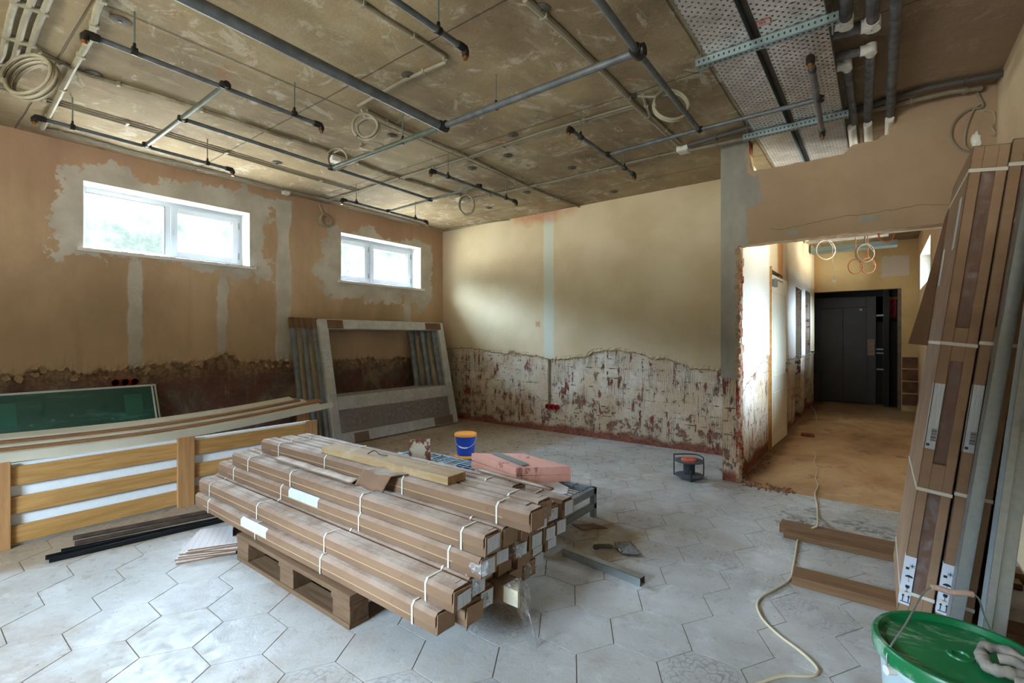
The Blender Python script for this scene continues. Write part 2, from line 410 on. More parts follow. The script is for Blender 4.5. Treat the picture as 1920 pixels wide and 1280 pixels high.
def m_corridor(name, c1, c2, white=None):
    m = Mt(name, rough=.8, spec=.25); y, z = m.xyz(1), m.xyz(2)
    n = m.noise(1.5, 6, .6); nf = m.noise(9, 5, .65)
    w = m.ma('MULTIPLY', m.ma('SUBTRACT', nf, .5), .12)
    c = m.mix(m.st(n, .3, .7), c1, c2)
    if white == 'left':
        c = m.mix(m.boxm(y, z, 4.3, 6.0, -.1, 3.1, w, .1), c, 'e4dfd6')
        c = m.mix(m.ma('MULTIPLY', m.boxm(y, z, 6.55, 6.95, 1.95, 3.1, w, .06), .8), c, 'c9813f')
        c = m.mix(m.boxm(y, z, 7.4, 10.0, -.1, 2.2, w, .1), c, 'dcd8d2')
    if white == 'end':
        x = m.xyz(0)
        c = m.mix(m.boxm(x, z, .02, .40, 2.32, 2.66, w, .01), c, 'd5ccc4')
        c = m.mix(m.ma('MULTIPLY', m.boxm(x, z, -1.2, -.9, 2.0, 3.1, w, .1), .5), c, 'b9803c')
    m.col(c); m.bump(m.noise(6, 8, .65), .006); return m.m
PLASTER_L = m_plaster_left(); STRIP_L = m_stripped_left(); PLASTER_B = m_plaster_back()
BRICK_X = m_brick('combed_brick_x', 0); BRICK_Y = m_brick('combed_brick_y', 1)
CONC = m_concrete_ceiling(); SCREED = m_screed(); PART = m_partition()
TILE = m_tile('tile_plain', None); TILE_B = m_tile('tile_blue', '5d7088'); TILE_G = m_tile('tile_grey', '6b6864')
GROUT = simple('grout', '8a7358', .8, var=.2, scale=12)
COR_L = m_corridor('corridor_left_plaster', 'cdb693', 'ddc8a4', 'left'); COR_E = m_corridor('corridor_end_plaster', 'c4a878', 'd6bd8f', 'end')
COR_R = m_corridor('corridor_right_plaster', 'bf9f78', 'cfb492')
RIGHT_P = m_corridor('right_wall_plaster', 'c3ac8c', 'd4c09f'); NEAR_P = m_corridor('near_wall_plaster', 'bfa684', 'cdb797')
REDBRICK = Mt('red_brick', rough=.85, spec=.2)
REDBRICK.col(REDBRICK.mix(REDBRICK.st(REDBRICK.noise(14, 6, .7), .35, .65), '6b3a2c', 'a0604a')); REDBRICK.bump(REDBRICK.noise(30, 6, .7), .02); REDBRICK = REDBRICK.m
RV = Mt('reveal_masonry', rough=.9, spec=.2); RV.col(RV.mix(RV.st(RV.noise(11, 7, .7, vec=RV.sc(1, 1, .6)), .44, .56), RV.mix(RV.st(RV.noise(30, 5), .4, .6), '7c3a28', 'b0613f'), 'bfa78e')); RV.bump(RV.noise(25, 6, .7), .02); RV = RV.m
MORTAR = simple('mortar', 'b09a80', .9, var=.3, scale=20, bump=.01)
PLEDGE = simple('broken_plaster', 'a98c6c', .9, var=.25, scale=20, bump=.02)
WHITE_PVC = simple('white_pvc', 'b2b8be', .35)
REVEAL = simple('reveal_white', 'd6d5d2', .7)
def glassmat(name, col='ffffff', rough=0.0, tint=.92):
    m = bpy.data.materials.new(name); m.use_nodes = True; t = m.node_tree; t.nodes.clear()
    o = t.nodes.new('ShaderNodeOutputMaterial'); mx = t.nodes.new('ShaderNodeMixShader'); tr = t.nodes.new('ShaderNodeBsdfTransparent'); gl = t.nodes.new('ShaderNodeBsdfGlossy')
    fr = t.nodes.new('ShaderNodeFresnel'); fr.inputs[0].default_value = 1.45
    c = srgb(col); tr.inputs[0].default_value = tuple(x*tint for x in c[:3])+(1,); gl.inputs['Roughness'].default_value = rough
    t.links.new(fr.outputs[0], mx.inputs[0]); t.links.new(tr.outputs[0], mx.inputs[1]); t.links.new(gl.outputs[0], mx.inputs[2]); t.links.new(mx.outputs[0], o.inputs[0])
    return m
PANE = glassmat('window_glass')

# ------------------------------------------------------------------ floor of hexagonal tiles
def hex_floor():
    mb = MB(); uvs = []
    PX, PY = .2685, .302; s = .179; hy = .151
    x0, y0 = -2.385, 1.056
    decor = {}
    def near(x, y, pts, r): return any((x-a)**2+(y-b)**2 < r*r for a, b in pts)
    blue = [(-1.95, 3.55), (-1.62, 3.2), (-1.1, 2.72), (-1.9, 3.0), (-.24, 2.56), (-1.1, 1.35), (-1.4, .95), (-2.0, 3.95), (-.6, 1.2)]
    grey = [(-1.7, 3.5), (-.8, 2.9), (-.5, 2.7), (-1.65, 1.0), (-.5, 3.4), (-.15, 3.6), (-.7, .9), (-1.15, .75), (-.6, 1.75), (-1.3, 1.6), (-2.9, 4.2)]
    T = .006
    for i in range(-12, 13):
        for j in range(-13, 17):
            cx = x0+i*PX; cy = y0+j*PY+(hy if i % 2 else 0)
            if cx < -5.7 or cx > .8 or cy < -2.5 or cy > 5.6: continue
            if cx > -1.05 and cy > 4.55: continue
            g = .003
            k_ = 1-.0022/hy; pts = [(a*k_, b*k_) for a, b in ((s, 0), (s/2, hy), (-s/2, hy), (-s, 0), (-s/2, -hy), (s/2, -hy))]
            P = [(cx+a, cy+b) for a, b in pts]
            P = [(min(max(a, -5.52), RW+.02), min(b, 5.42 if cx < -1.0 else 4.43+.012*math.sin(a*40))) for a, b in P]
            k = 1 if near(cx, cy, blue, .16) else 2 if near(cx, cy, grey, .15) else 0
            b = len(mb.v)
            mb.v += [Vector((a, c, 0)) for a, c in P]+[Vector((a, c, -T)) for a, c in P]
            mb.f.append([b+q for q in range(6)]); mb.m.append(k); uvs.append([(a-cx, c-cy) for a, c in P])
            for q in range(6):
                r = (q+1) % 6
                mb.f.append([b+q, b+6+q, b+6+r, b+r]); mb.m.append(k); uvs.append([(0, 0)]*4)
    mb.box(-5.8, -1.0, -2.6, 5.6, -.08, -.0025, mi=3); uvs += [[(0, 0)]*4]*6
    mb.box(-1.0, 1.1, -2.6, 4.44, -.08, -.0025, mi=3); uvs += [[(0, 0)]*4]*6
    me = bpy.data.meshes.new('floor'); me.from_pydata([tuple(p) for p in mb.v], [], mb.f)
    for m_ in (TILE, TILE_B, TILE_G, GROUT): me.materials.append(m_)
    ul = me.uv_layers.new(name='UVMap'); li = 0
    for p, mi, u in zip(me.polygons, mb.m, uvs):
        p.material_index = mi
        for q in range(p.loop_total): ul.data[p.loop_start+q].uv = u[q]
    o = bpy.data.objects.new('floor', me); COL.objects.link(o); struct(o)
hex_floor()
mb = MB()   # screed of the corridor, a little uneven
nx, ny = 30, 90
rows = [[(-1.12+1.95*i/nx, 4.40+9.0*j/ny, -.004+.010*fbm(i*.3, j*.3)-(.03*max(0, 1-j/2.0) if i < 12 else 0)) for i in range(nx+1)] for j in range(ny+1)]
mb.sheet(rows); mb.box(-3.0, 2.6, 4.40, 13.6, -.1, -.03)
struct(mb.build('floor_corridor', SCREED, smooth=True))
# ceiling
mb = MB(); mb.box(-5.95, 1.1, -2.5, 13.6, CEIL, CEIL+.2)
struct(mb.build('ceiling', CONC))

# ------------------------------------------------------------------ walls
def holes_wall(mb, u0, u1, z0, z1, holes, put, mi=0):
    """boxes around rectangular holes; put(mb,u0,u1,z0,z1) places one"""
    us = sorted({u0, u1}|{h[0] for h in holes}|{h[1] for h in holes})
    for a, b in zip(us, us[1:]):
        hs = sorted([h for h in holes if h[0] <= a+1e-6 and h[1] >= b-1e-6], key=lambda h: h[2]); z = z0
        for h in hs:
            if h[2] > z: put(mb, a, b, z, h[2])
            z = h[3]
        if z1 > z: put(mb, a, b, z, z1)
def layer(mb, O, U, N, u0, u1, du, edge, top, t, holes=(), rough=.02, seed=0, band=.10):
    """plaster coat with a broken lower edge; O origin, U along the wall, N out of the wall"""
    O, U, N = Vector(O), Vector(U), Vector(N)
    us = [u0]; 
    while us[-1] < u1-du*.5: us.append(us[-1]+du)
    us[-1] = u1
    us = sorted(set([round(u, 4) for u in us if all(abs(u-h[k]) > du*.4 for h in holes for k in (0, 1))]+[h[k] for h in holes for k in (0, 1)]))
    offs = [0, .006, .014, .03, .055, band]
    grid = []
    for u in us:
        e = edge(u)+rough*fbm(u*9+seed, 1, o=4)*1.6+rough*.5*mnoise.noise(Vector((u*40, seed, 0)))
        col = [(e, -.004)]
        for k, o_ in enumerate(offs):
            a = k/(len(offs)-1)
            d = t*(1-(1-a)*.55)+(1-a)*rough*.9*mnoise.noise(Vector((u*28, o_*45, seed+2.2)))
            col.append((e+o_, max(d, .001)))
        grid.append(col)
    def P(u, z, d): return O+U*u+N*d+Vector((0, 0, z))
    K = len(grid[0]); b = len(mb.v)
    for u, col in zip(us, grid): mb.v += [P(u, z, d) for z, d in col]
    for i in range(len(us)-1):
        for k in range(K-1):
            mb.f.append([b+i*K+k, b+(i+1)*K+k, b+(i+1)*K+k+1, b+i*K+k+1]); mb.m.append(1 if k < 3 else 0)
        a, c = us[i], us[i+1]; z = None
        hs = sorted([h for h in holes if h[0] <= a+1e-6 and h[1] >= c-1e-6], key=lambda h: h[2])
        segs = []; lo = None
        tops = [h[2] for h in hs]+[top]; bots = [None]+[h[3] for h in hs]
        for bt, tp in zip(bots, tops):
            if bt is None:
                q = len(mb.v); mb.v += [P(a, tp, t), P(c, tp, t)]
                mb.f.append([b+i*K+K-1, b+(i+1)*K+K-1, q+1, q]); mb.m.append(0)
            else: mb.add([P(a, bt, t), P(c, bt, t), P(c, tp, t), P(a, tp, t)], [(0, 1, 2, 3)], 0)
# left wall with three windows (the third is beside the camera)
HL = [(1.044, 2.44, 2.03, 2.623), (3.563, 4.92, 1.985, 2.610)]
mb = MB(); holes_wall(mb, -2.4, 5.8, -.05, CEIL+.05, HL, lambda m, a, b, z0, z1: m.box(-5.93, LW-.022, a, b, z0, z1))
wl = struct(mb.build('wall_left', STRIP_L))
def edge_l(y):
    pts = [(-3, .95), (.5, .95), (.8, 1.0), (1.1, .93), (1.5, .97), (2.0, 1.0), (2.2, 1.1), (2.35, .99), (2.8, .97), (3.5, .95), (5.6, .97)]
    for (a, p), (b, q) in zip(pts, pts[1:]):
        if a <= y <= b: return p+(q-p)*(y-a)/(b-a)
    return .96
mb = MB(); layer(mb, (LW-.022, 0, 0), (0, 1, 0), (1, 0, 0), -2.4, BW+.02, .012, edge_l, CEIL, .022, HL, .045, 3, .14)
mb.build('plaster', [PLASTER_L, PLEDGE], wl)
# loose plaster flakes still clinging under the broken edge
for i in range(80):
    y = random.uniform(.3, 5.2); z = edge_l(y)-random.uniform(-.01, .06); r = random.uniform(.012, .034)
    mb2 = MB(); n = random.randint(5, 8); pts = []
    for k in range(n):
        a = 2*PI*k/n; rr = r*random.uniform(.6, 1.1); pts.append((rr*1.2*math.cos(a), rr*math.sin(a)))
    M = Matrix.Translation((LW-.016, y, z)) @ Euler((random.uniform(-.3, .3), random.uniform(-.5, .1), 0)).to_matrix().to_4x4() @ Matrix.Rotation(PI/2, 4, 'Y')
    if i == 0: fl = MB()
    fl.prism(pts, -.004, .010, M)
fl.build('plaster_flakes', PLEDGE, wl)
# back wall
mb = MB(); mb.box(-5.9, -1.0, BW+.016, BW+.2, -.05, CEIL+.05)
wb = struct(mb.build('wall_back', BRICK_X))
EB = [(-5.6, 1.06), (-5.16, 1.075), (-4.7, 1.07), (-4.3, 1.02), (-4.125, 1.03), (-3.67, .985), (-3.5, .955), (-3.2, .97), (-2.95, 1.0), (-2.85, 1.06), (-2.5, 1.09), (-2.2, 1.04), (-2.1, 1.0), (-1.95, 1.01), (-1.72, .95), (-1.66, .90), (-1.0, .905)]
def edge_b(x):
    for (a, p), (b, q) in zip(EB, EB[1:]):
        if a <= x <= b: return p+(q-p)*(x-a)/(b-a)
    return 1
mb = MB(); layer(mb, (0, BW+.016, 0), (1, 0, 0), (0, -1, 0), LW-.02, -1.0, .012, edge_b, CEIL, .016, (), .022, 8, .05)
mb.build('plaster', [PLASTER_B, PLEDGE], wb)
mb = MB(); bm_x = -5.4      # conduit groove post down the stripped wall to the socket boxes
# right wall and near wall
mb = MB(); mb.box(RW, RW+.25, -2.5, PW, -.05, CEIL+.05); struct(mb.build('wall_right', RIGHT_P))
mb = MB(); holes_wall(mb, -5.9, 1.1, -.05, CEIL+.05, [(-2.7, -1.2, 1.25, 2.15)], lambda m, a, b, z0, z1: m.box(a, b, -2.4, -2.15, z0, z1)); struct(mb.build('wall_near', NEAR_P))  # unseen opening added here to let fill light in from behind the camera
# partition: pier + broken header over the opening
PT = .14
mb = MB(); mb.box(-1.10, -.975, PW+.016, PW+.138, -.02, CEIL); wp = struct(mb.build('wall_partition', BRICK_X))
hx = [-1.11+i*.02 for i in range(0, 87)]
def htop(x):
    if x < -.885: return CEIL
    if x < -.86: return 2.70
    if x > .06: return CEIL
    if x > .0: return 2.735+.01*fbm(x*20)
    return 2.655+.012*fbm(x*14)+(.06 if x > -.22 else 0)*max(0, min(1, (x+.22)/.05))
def hbot(x):
    if x < -.975: return .90+.03*fbm(x*30)
    if x < -.94: return 2.04
    return 2.045+.008*fbm(x*16)
mb = MB()
for a, b in zip(hx, hx[1:]):
    lo = hbot((a+b)/2); hi0, hi1 = htop(a+.001), htop(b-.001)
    y0, y1 = PW, PW+PT
    if a > -.98:
        lo0, lo1 = hbot(a+.001), hbot(b-.001)
    else: lo0 = lo1 = lo
    V = [(a, y0, lo0), (b, y0, lo1), (b, y0, hi1), (a, y0, hi0), (a, y1, lo0), (b, y1, lo1), (b, y1, hi1), (a, y1, hi0)]
    if a < -.98: V = [(p[0], min(p[1], PW+.02), p[2]) for p in V]
    mb.add(V, [(0, 1, 2, 3)], 0); mb.add(V, [(0, 4, 5, 1)], 1); mb.add(V, [(4, 7, 6, 5)], 0); mb.add(V, [(3, 2, 6, 7)], 1)
mb.build('plaster', [PART, PLEDGE], wp)
mb = MB(); mb.box(-.975, -.955, PW+.02, PW+PT, 2.05, CEIL); mb.box(-.95, -.88, PW+.004, PW+PT-.004, 2.7, CEIL); mb.build('masonry', REDBRICK, wp)
# broken brick reveal of the opening: courses of jagged bricks
mb = MB(); mc = MB(); z = 0.0; i = 0
while z < 2.03:
    hh = .064+random.uniform(-.006, .006); j = .030*random.random()-.012
    for q, yy in enumerate((PW+.01, PW+.075)):
        pts = []
        w0 = -.99; w1 = -.958+j*.35+random.uniform(-.006, .006)
        mb.prism([(w0, yy), (w1-random.random()*.012, yy-.004*random.random()), (w1+random.random()*.01, yy+.03), (w1-random.random()*.02, yy+.062), (w0, yy+.062)], z, min(z+hh, 2.04), mi=0)
    mc.box(-.99, -.962+.006*random.random(), PW+.012, PW+PT, z+hh, z+hh+.011)
    z += hh+.011; i += 1
mb.build('broken_bricks', RV, wp); mc.build('mortar_joints', RV, wp)
mb = MB()  # lumps of plaster standing out along the reveal edge
for k in range(52):
    z = .92+1.10*k/52+random.uniform(-.01, .01); r = random.uniform(.010, .026); cx = -.972-random.uniform(-.008, .014); rows = []
    for i in range(7):
        th = PI*i/6
        rows.append([Vector((cx+r*math.sin(th)*math.cos(ph)*(1+.5*mnoise.noise(Vector((k, i, ph)))), PW+.006+r*.45*math.sin(th)*math.sin(ph), z+r*1.2*math.cos(th)*(1+.4*mnoise.noise(Vector((k*2.2, ph, i)))))) for ph in [2*PI*q/9 for q in range(10)]])
    mb.sheet(rows)
mb.build('plaster_lumps', PLEDGE, wp)
# corridor walls
DOORS = [(6.02, 6.88, 0, 2.03), (8.1, 8.75, 0, 2.0), (9.25, 9.95, 0, 2.04)]
mb = MB(); holes_wall(mb, PW+.14, 10.62, -.05, CEIL+.05, DOORS, lambda m, a, b, z0, z1: m.box(-1.11, -.992, a, b, z0, z1)); wcl = struct(mb.build('wall_corridor_left', BRICK_Y))
def edge_c(y): return .72+.34*min(1, max(0, (y-4.5)/1.4))+(.0 if y < 6 else -.05)
mb = MB(); layer(mb, (-.992, 0, 0), (0, 1, 0), (1, 0, 0), PW+.02, 6.02, .015, edge_c, CEIL, .012, (), .03, 5, .05)
layer(mb, (-.992, 0, 0), (0, 1, 0), (1, 0, 0), 6.88, 8.10, .02, lambda y: .95, CEIL, .012, (), .03, 5, .05)
layer(mb, (-.992, 0, 0), (0, 1, 0), (1, 0, 0), 8.75, 9.25, .02, lambda y: .95, CEIL, .012, (), .03, 5, .05)
layer(mb, (-.992, 0, 0), (0, 1, 0), (1, 0, 0), 9.95, 10.62, .02, lambda y: .95, CEIL, .012, (), .03, 5, .05)
for a, b, _, t in DOORS: mb.box(-1.0, -.98, a, b, t, CEIL)
mb.build('plaster', [COR_L, PLEDGE], wcl)
mb = MB(); mb.box(-1.9, -1.112, 5.4, 10.6, -.02, CEIL); 
WCR = .51
HR = [(4.8, 5.9, 1.5, 2.4), (8.1, 10.1, 2.02, 2.57)]
mb = MB(); holes_wall(mb, PW+.005, 13.6, -.05, CEIL+.05, HR, lambda m, a, b, z0, z1: m.box(WCR, WCR+.3, a, b, z0, z1)); struct(mb.build('wall_corridor_right', COR_R))
mb = MB(); holes_wall(mb, -1.0, WCR+.02, -.05, CEIL+.05, [(-1.0, .29, -.05, 2.10)], lambda m, a, b, z0, z1: m.box(a, b, 10.6, 10.75, z0, z1))
we = struct(mb.build('wall_corridor_end', COR_E))
mb = MB(); layer_y = 10.599
for k in range(4): mb.box(.30, WCR, 10.585, 10.6, .10+k*.21, .10+k*.21+.19)
mb.build('exposed_blocks', simple('block_brown', '6b4c3a', .85, var=.35, scale=9, bump=.01), we)
mb = MB(); mb.box(-3.0, 2.6, 13.4, 13.6, -.05, CEIL+.05); mb.box(-3.1, -2.95, 10.6, 13.5, -.05, CEIL); mb.box(-3.0, -1.0, 10.62, 10.75, -.05, CEIL); struct(mb.build('wall_hall', simple('hall_dark', '4b4440', .8, var=.2)))
# rooms behind the corridor doors
mb = MB(); mb.box(-2.6, -2.5, 5.6, 10.6, -.05, CEIL); mb.box(-2.6, -1.11, 5.5, 5.6, -.05, CEIL); mb.box(-2.6, -1.11, 7.6, 7.7, -.05, CEIL); mb.box(-2.6, -1.11, 8.95, 9.05, -.05, CEIL); mb.box(-2.6, -1.11, 5.6, 10.6, -.05, 0)
struct(mb.build('wall_side_rooms', simple('side_room', '9c8a76', .85, var=.15)))

# ------------------------------------------------------------------ windows
def window(n, y0, y1, z0, z1, mull, kinds, X=LW, d=-1, label='', sill=True, dep=.2):
    """kinds: list of 'fixed'/'sash' per light; d=-1 wall outside is at -X"""
    fx = X+d*dep; F = MB(); w = .055
    def bx(m, a, b, c, e, x0, x1): m.box(min(x0, x1), max(x0, x1), a, b, c, e)
    bx(F, y0, y0+w, z0, z1, fx, fx+d*.06); bx(F, y1-w, y1, z0, z1, fx, fx+d*.06)
    bx(F, y0+w, y1-w, z0, z0+w, fx, fx+d*.06); bx(F, y0+w, y1-w, z1-w, z1, fx, fx+d*.06)
    bx(F, mull-.03, mull+.03, z0+w, z1-w, fx, fx+d*.06)
    win = F.build('window_%d' % n, WHITE_PVC, bevel=.004); struct(win, label, 'window')
    lights = [(y0+w, mull-.03), (mull+.03, y1-w)]
    for (a, b), k in zip(lights, kinds):
        za, zb = z0+w, z1-w
        if k == 'sash':
            S = MB(); q = .06; e = .012; x0, x1 = fx-d*.014, fx+d*.05
            A, B, C, D = a-e, b+e, za-e, zb+e
            bx(S, A, A+q, C, D, x0, x1); bx(S, B-q, B, C, D, x0, x1); bx(S, A+q, B-q, C, C+q, x0, x1); bx(S, A+q, B-q, D-q, D, x0, x1)
            s = S.build('sash', WHITE_PVC, win, bevel=.004)
            H = MB()
            for zz in (C+.05, D-.12): bx(H, B-.002, B+.012, zz, zz+.07, fx-d*.02, fx)
            for k3 in range(3): bx(H, A+.022, A+.03, (C+D)/2-.03+k3*.024, (C+D)/2-.022+k3*.024, x0-d*.002, x0)
            H.build('hinge', simple('hinge_grey', '8c8c8a', .4, .6), s)
            a2, b2, c2, d2 = A+q, B-q, C+q, D-q
        else: a2, b2, c2, d2 = a, b, za, zb
        g = MB(); g.add([(fx+d*.03, a2, c2), (fx+d*.03, b2, c2), (fx+d*.03, b2, d2), (fx+d*.03, a2, d2)], [(0, 1, 2, 3)]); g.build('pane', PANE, win)
        K = MB(); r_ = .004
        bx(K, a2, b2, d2-r_, d2, fx-d*.004, fx+d*.03); bx(K, b2-r_, b2, c2, d2, fx-d*.004, fx+d*.03)
        K.build('gasket', simple('gasket', '2c2c2c', .6), win)
    R = MB(); x0, x1 = X+.001*(-d), X+d*.40; e = .004
    bx(R, y0, y0+e, z0, z1, x0, x1); bx(R, y1-e, y1, z0, z1, x0, x1); bx(R, y0, y1, z1-e, z1, x0, x1)
    R.build('reveal', REVEAL, win)
    if sill:
        S = MB(); bx(S, y0-.045, y1+.055, z0-.028, z0+.004, X-d*.035, X); bx(S, y0+.002, y1-.002, z0-.002, z0+.004, X, fx)
        S.build('window_sill', simple('sill_white', 'dcd6d2', .4), win, bevel=.004)
        if n == 1:
            S = MB(); k = y0+.01
            while k < y1: bx(S, k, k+.045, z0-.004, z0+.0025, X-d*.036, X-d*.0352); k += .125
            S.build('film_print', simple('film_print', '7b5a66', .5), win)
window(1, *HL[0], 1.735, ('fixed', 'sash'), label='white wide window with a fixed and an opening light')
window(2, *HL[1], 4.13, ('sash', 'sash'), label='white window near the far corner')
window(3, *HR[1], 9.1, ('fixed', 'fixed'), X=WCR, d=1, sill=False, label='window high in the corridor right wall')
window(4, *HR[0], 5.35, ('fixed', 'fixed'), X=WCR, d=1, sill=False)
# ------------------------------------------------------------------ object materials
def m_card(name, a, b, dust=.0):
    m = Mt(name, rough=.75, spec=.3)
    c = m.mix(m.st(m.noise(5, 5, .6, vec=m.sc(.4, 1, 1)), .3, .7), a, b)
    c = m.mix(m.ma('MULTIPLY', m.st(m.noise(14, 6, .7), .6, .7), .25), c, '5e4431')
    g = m.nd('NewGeometry'); sp = m.nd('SeparateXYZ'); m.lk(g.outputs['Normal'], sp.inputs[0])
    if dust:   # building dust lies on what faces up
        d = m.ma('MULTIPLY', m.st(sp.outputs[2], .55, .9), m.ma('ADD', .25, m.st(m.noise(4, 6, .7), .35, .65)))
        c = m.mix(m.ma('MULTIPLY', d, dust), c, 'cfc1b6')
    m.col(c); m.bump(m.noise(3, 4, .5, vec=m.sc(1, 30, 30)), .0015); return m.m
CARD = m_card('cardboard', '755843', '896a52', .60); CARD2 = m_card('cardboard_base', '6d523d', '7f624b', .3)
CARD3 = m_card('tall_cardboard', '8f7258', 'a2836a'); CUTE = simple('cut_cardboard_edge', 'b3946f', .8); CARDIN = m_card('cardboard_inside', '8a6e56', '9d8066')
def m_wood(name, a, b, ax='x', knots=True, rough=.6, dust=0, bump=.003):
    m = Mt(name, rough=rough, spec=.3); s = {'x': (.7, 9, 9), 'y': (9, .7, 9), 'z': (9, 9, .7)}[ax]
    n = m.noise(2.2, 5, .6, vec=m.sc(*s), dist=1.2); f = m.noise(9, 4, .6, vec=m.sc(*s))
    c = m.mix(m.st(n, .3, .7), a, b); c = m.mix(m.ma('MULTIPLY', m.st(f, .5, .75), .3), c, '6b4522')
    if knots:
        v = m.voro(2.6, vec=m.sc(*[min(1.6, x) if x > 1 else .8 for x in s]))
        c = m.mix(m.ma('MULTIPLY', m.inv(v, .04, .085), .8), c, '5d3a1c')
    if dust: c = m.mix(m.ma('MULTIPLY', m.st(m.noise(7, 6, .7), .5, .65), dust), c, 'c3b49e')
    m.col(c); m.bump(n, bump); return m.m
WOODY = m_wood('pine_boards_y', 'a27843', 'bb8e55', 'y'); WOODZ = m_wood('pine_boards_z', 'a1744a', 'b78858', 'z')
PALLET = m_wood('pallet_wood', '5d4734', '775c43', 'x', False, .8); PLANK = m_wood('plank_wood', '9c7d57', 'b4976f', 'x', False, .75, .4)
BEAM = m_wood('beam_wood', '6e5034', '846243', 'x', True, .65)
DARKWOOD = m_wood('dark_wood', '6b4226', '7f5232', 'z', False, .6)
def m_galv(name, col='9aa2a6', rough=.35):
    m = Mt(name, col, rough-.06, .8); v = m.noise(40, 5, .7, out=1); sp = m.nd('SeparateXYZ'); m.lk(v, sp.inputs[0])
    a = srgb(col); c = m.mix(sp.outputs[0], tuple(x*.75 for x in a[:3])+(1,), tuple(min(1, x*1.3) for x in a[:3])+(1,))
    c = m.mix(m.ma('MULTIPLY', m.st(m.noise(5, 6, .7), .6, .7), .4), c, '6b6f70')
    m.col(c); m.rg(m.ma('ADD', rough-.08, m.ma('MULTIPLY', sp.outputs[1], .16))); return m.m
GALV = m_galv('galvanised_steel', 'aab0b2'); GALV2 = m_galv('tray_strut_steel', '8fa0a4', .45)
def m_tray():
    m = Mt('perforated_steel', 'b9b6b2', .38, .45); x, y = m.xyz(0), m.xyz(1)
    def fr(v, p, o=0): return m.ma('ABSOLUTE', m.ma('SUBTRACT', m.ma('FRACT', m.ma('ADD', m.ma('DIVIDE', v, p), o)), .5))
    P = .044
    sq = m.ma('MULTIPLY', m.ma('LESS_THAN', fr(x, P), .11), m.ma('LESS_THAN', fr(y, P), .14))
    sq2 = m.ma('MULTIPLY', m.ma('LESS_THAN', fr(x, P, .5), .11), m.ma('LESS_THAN', fr(y, P, .5), .14))
    sl = m.ma('MULTIPLY', m.ma('LESS_THAN', fr(x, P*2, .25), .17), m.ma('LESS_THAN', fr(y, P*2, .25), .035))
    ho = m.un(sq, sq2, sl)
    m.col(m.mix(m.st(m.noise(7, 6, .7), .3, .7), 'a9a5a2', 'cfcac6'))
    t = m.t; mx = m.nd('MixShader'); tr = m.nd('BsdfTransparent'); o = t.nodes['Material Output']
    m.lk(ho, mx.inputs[0]); t.links.new(m.b.outputs[0], mx.inputs[1]); t.links.new(tr.outputs[0], mx.inputs[2]); t.links.new(mx.outputs[0], o.inputs[0])
    return m.m
TRAY = m_tray()
PIPE = simple('painted_steel_pipe', '62666a', .5, .25, .25, 14); PIPEG = simple('green_grey_pipe', '5c645a', .5, .25, .2, 14)
FIT = simple('black_fitting', '2c2624', .45, .4, .3, 30); BRASS = simple('brass_outlet', 'a9743c', .35, .8)
ROD = simple('zinc_rod', '8d9894', .35, .8); CONDUIT = simple('conduit_grey', '897f6c', .6, 0, .12, 10); CONDUITL = simple('conduit_light', '9d9580', .6, 0, .12, 10)
def m_corr(name, col):
    m = Mt(name, col, .55); m.col(m.mix(m.st(m.noise(6), .3, .7), col, 'b5aa94')); return m.m
HOSE = m_corr('corrugated_conduit', '80755f')
PVCW = simple('white_plastic', 'dedad2', .4); INSUL = simple('pipe_insulation', '5e5b5c', .8, 0, .35, 18, .01)
PINK = simple('pink_foam', 'd99a8a', .85, 0, .12, 9, .004); STY = simple('white_foam', 'dfe3e6', .85, 0, .03, 30)
BLUE = simple('blue_plastic', '1d3f9e', .35, 0, .1, 6); ORANGE = simple('orange_plastic', 'e8962a', .4, 0, .08, 8)
BLACKP = simple('black_plastic', '23262a', .5); REELD = simple('reel_grey', '474b50', .5, 0, .15, 10); REDP = simple('red_plastic', 'a81c1e', .4)
REELO = simple('reel_orange', 'c95a3c', .55, 0, .1, 12); STRAP = simple('white_strap', 'd5cfc2', .45)
WHITEPAINT = simple('white_enamel', 'e4dcc8', .35); LABELW = None
def m_print(name, ax=0, base='c9cdd4', ink='5c6474', s=1):
    m = Mt(name, rough=.45); u = m.xyz(ax); z = m.xyz(2)
    rows = m.ma('LESS_THAN', m.ma('FRACT', m.ma('MULTIPLY', z, 170*s)), .40)
    w = m.ma('LESS_THAN', m.noise(1, 0, 0, vec=m.sc(260*s if ax == 0 else 20, 260*s if ax == 1 else 20, 12)), .53)
    m.col(m.mix(m.ma('MULTIPLY', m.ma('MULTIPLY', rows, w), .5), base, ink)); return m.m
LABY = m_print('label_print', 1); LABX = m_print('label_print_side', 0)
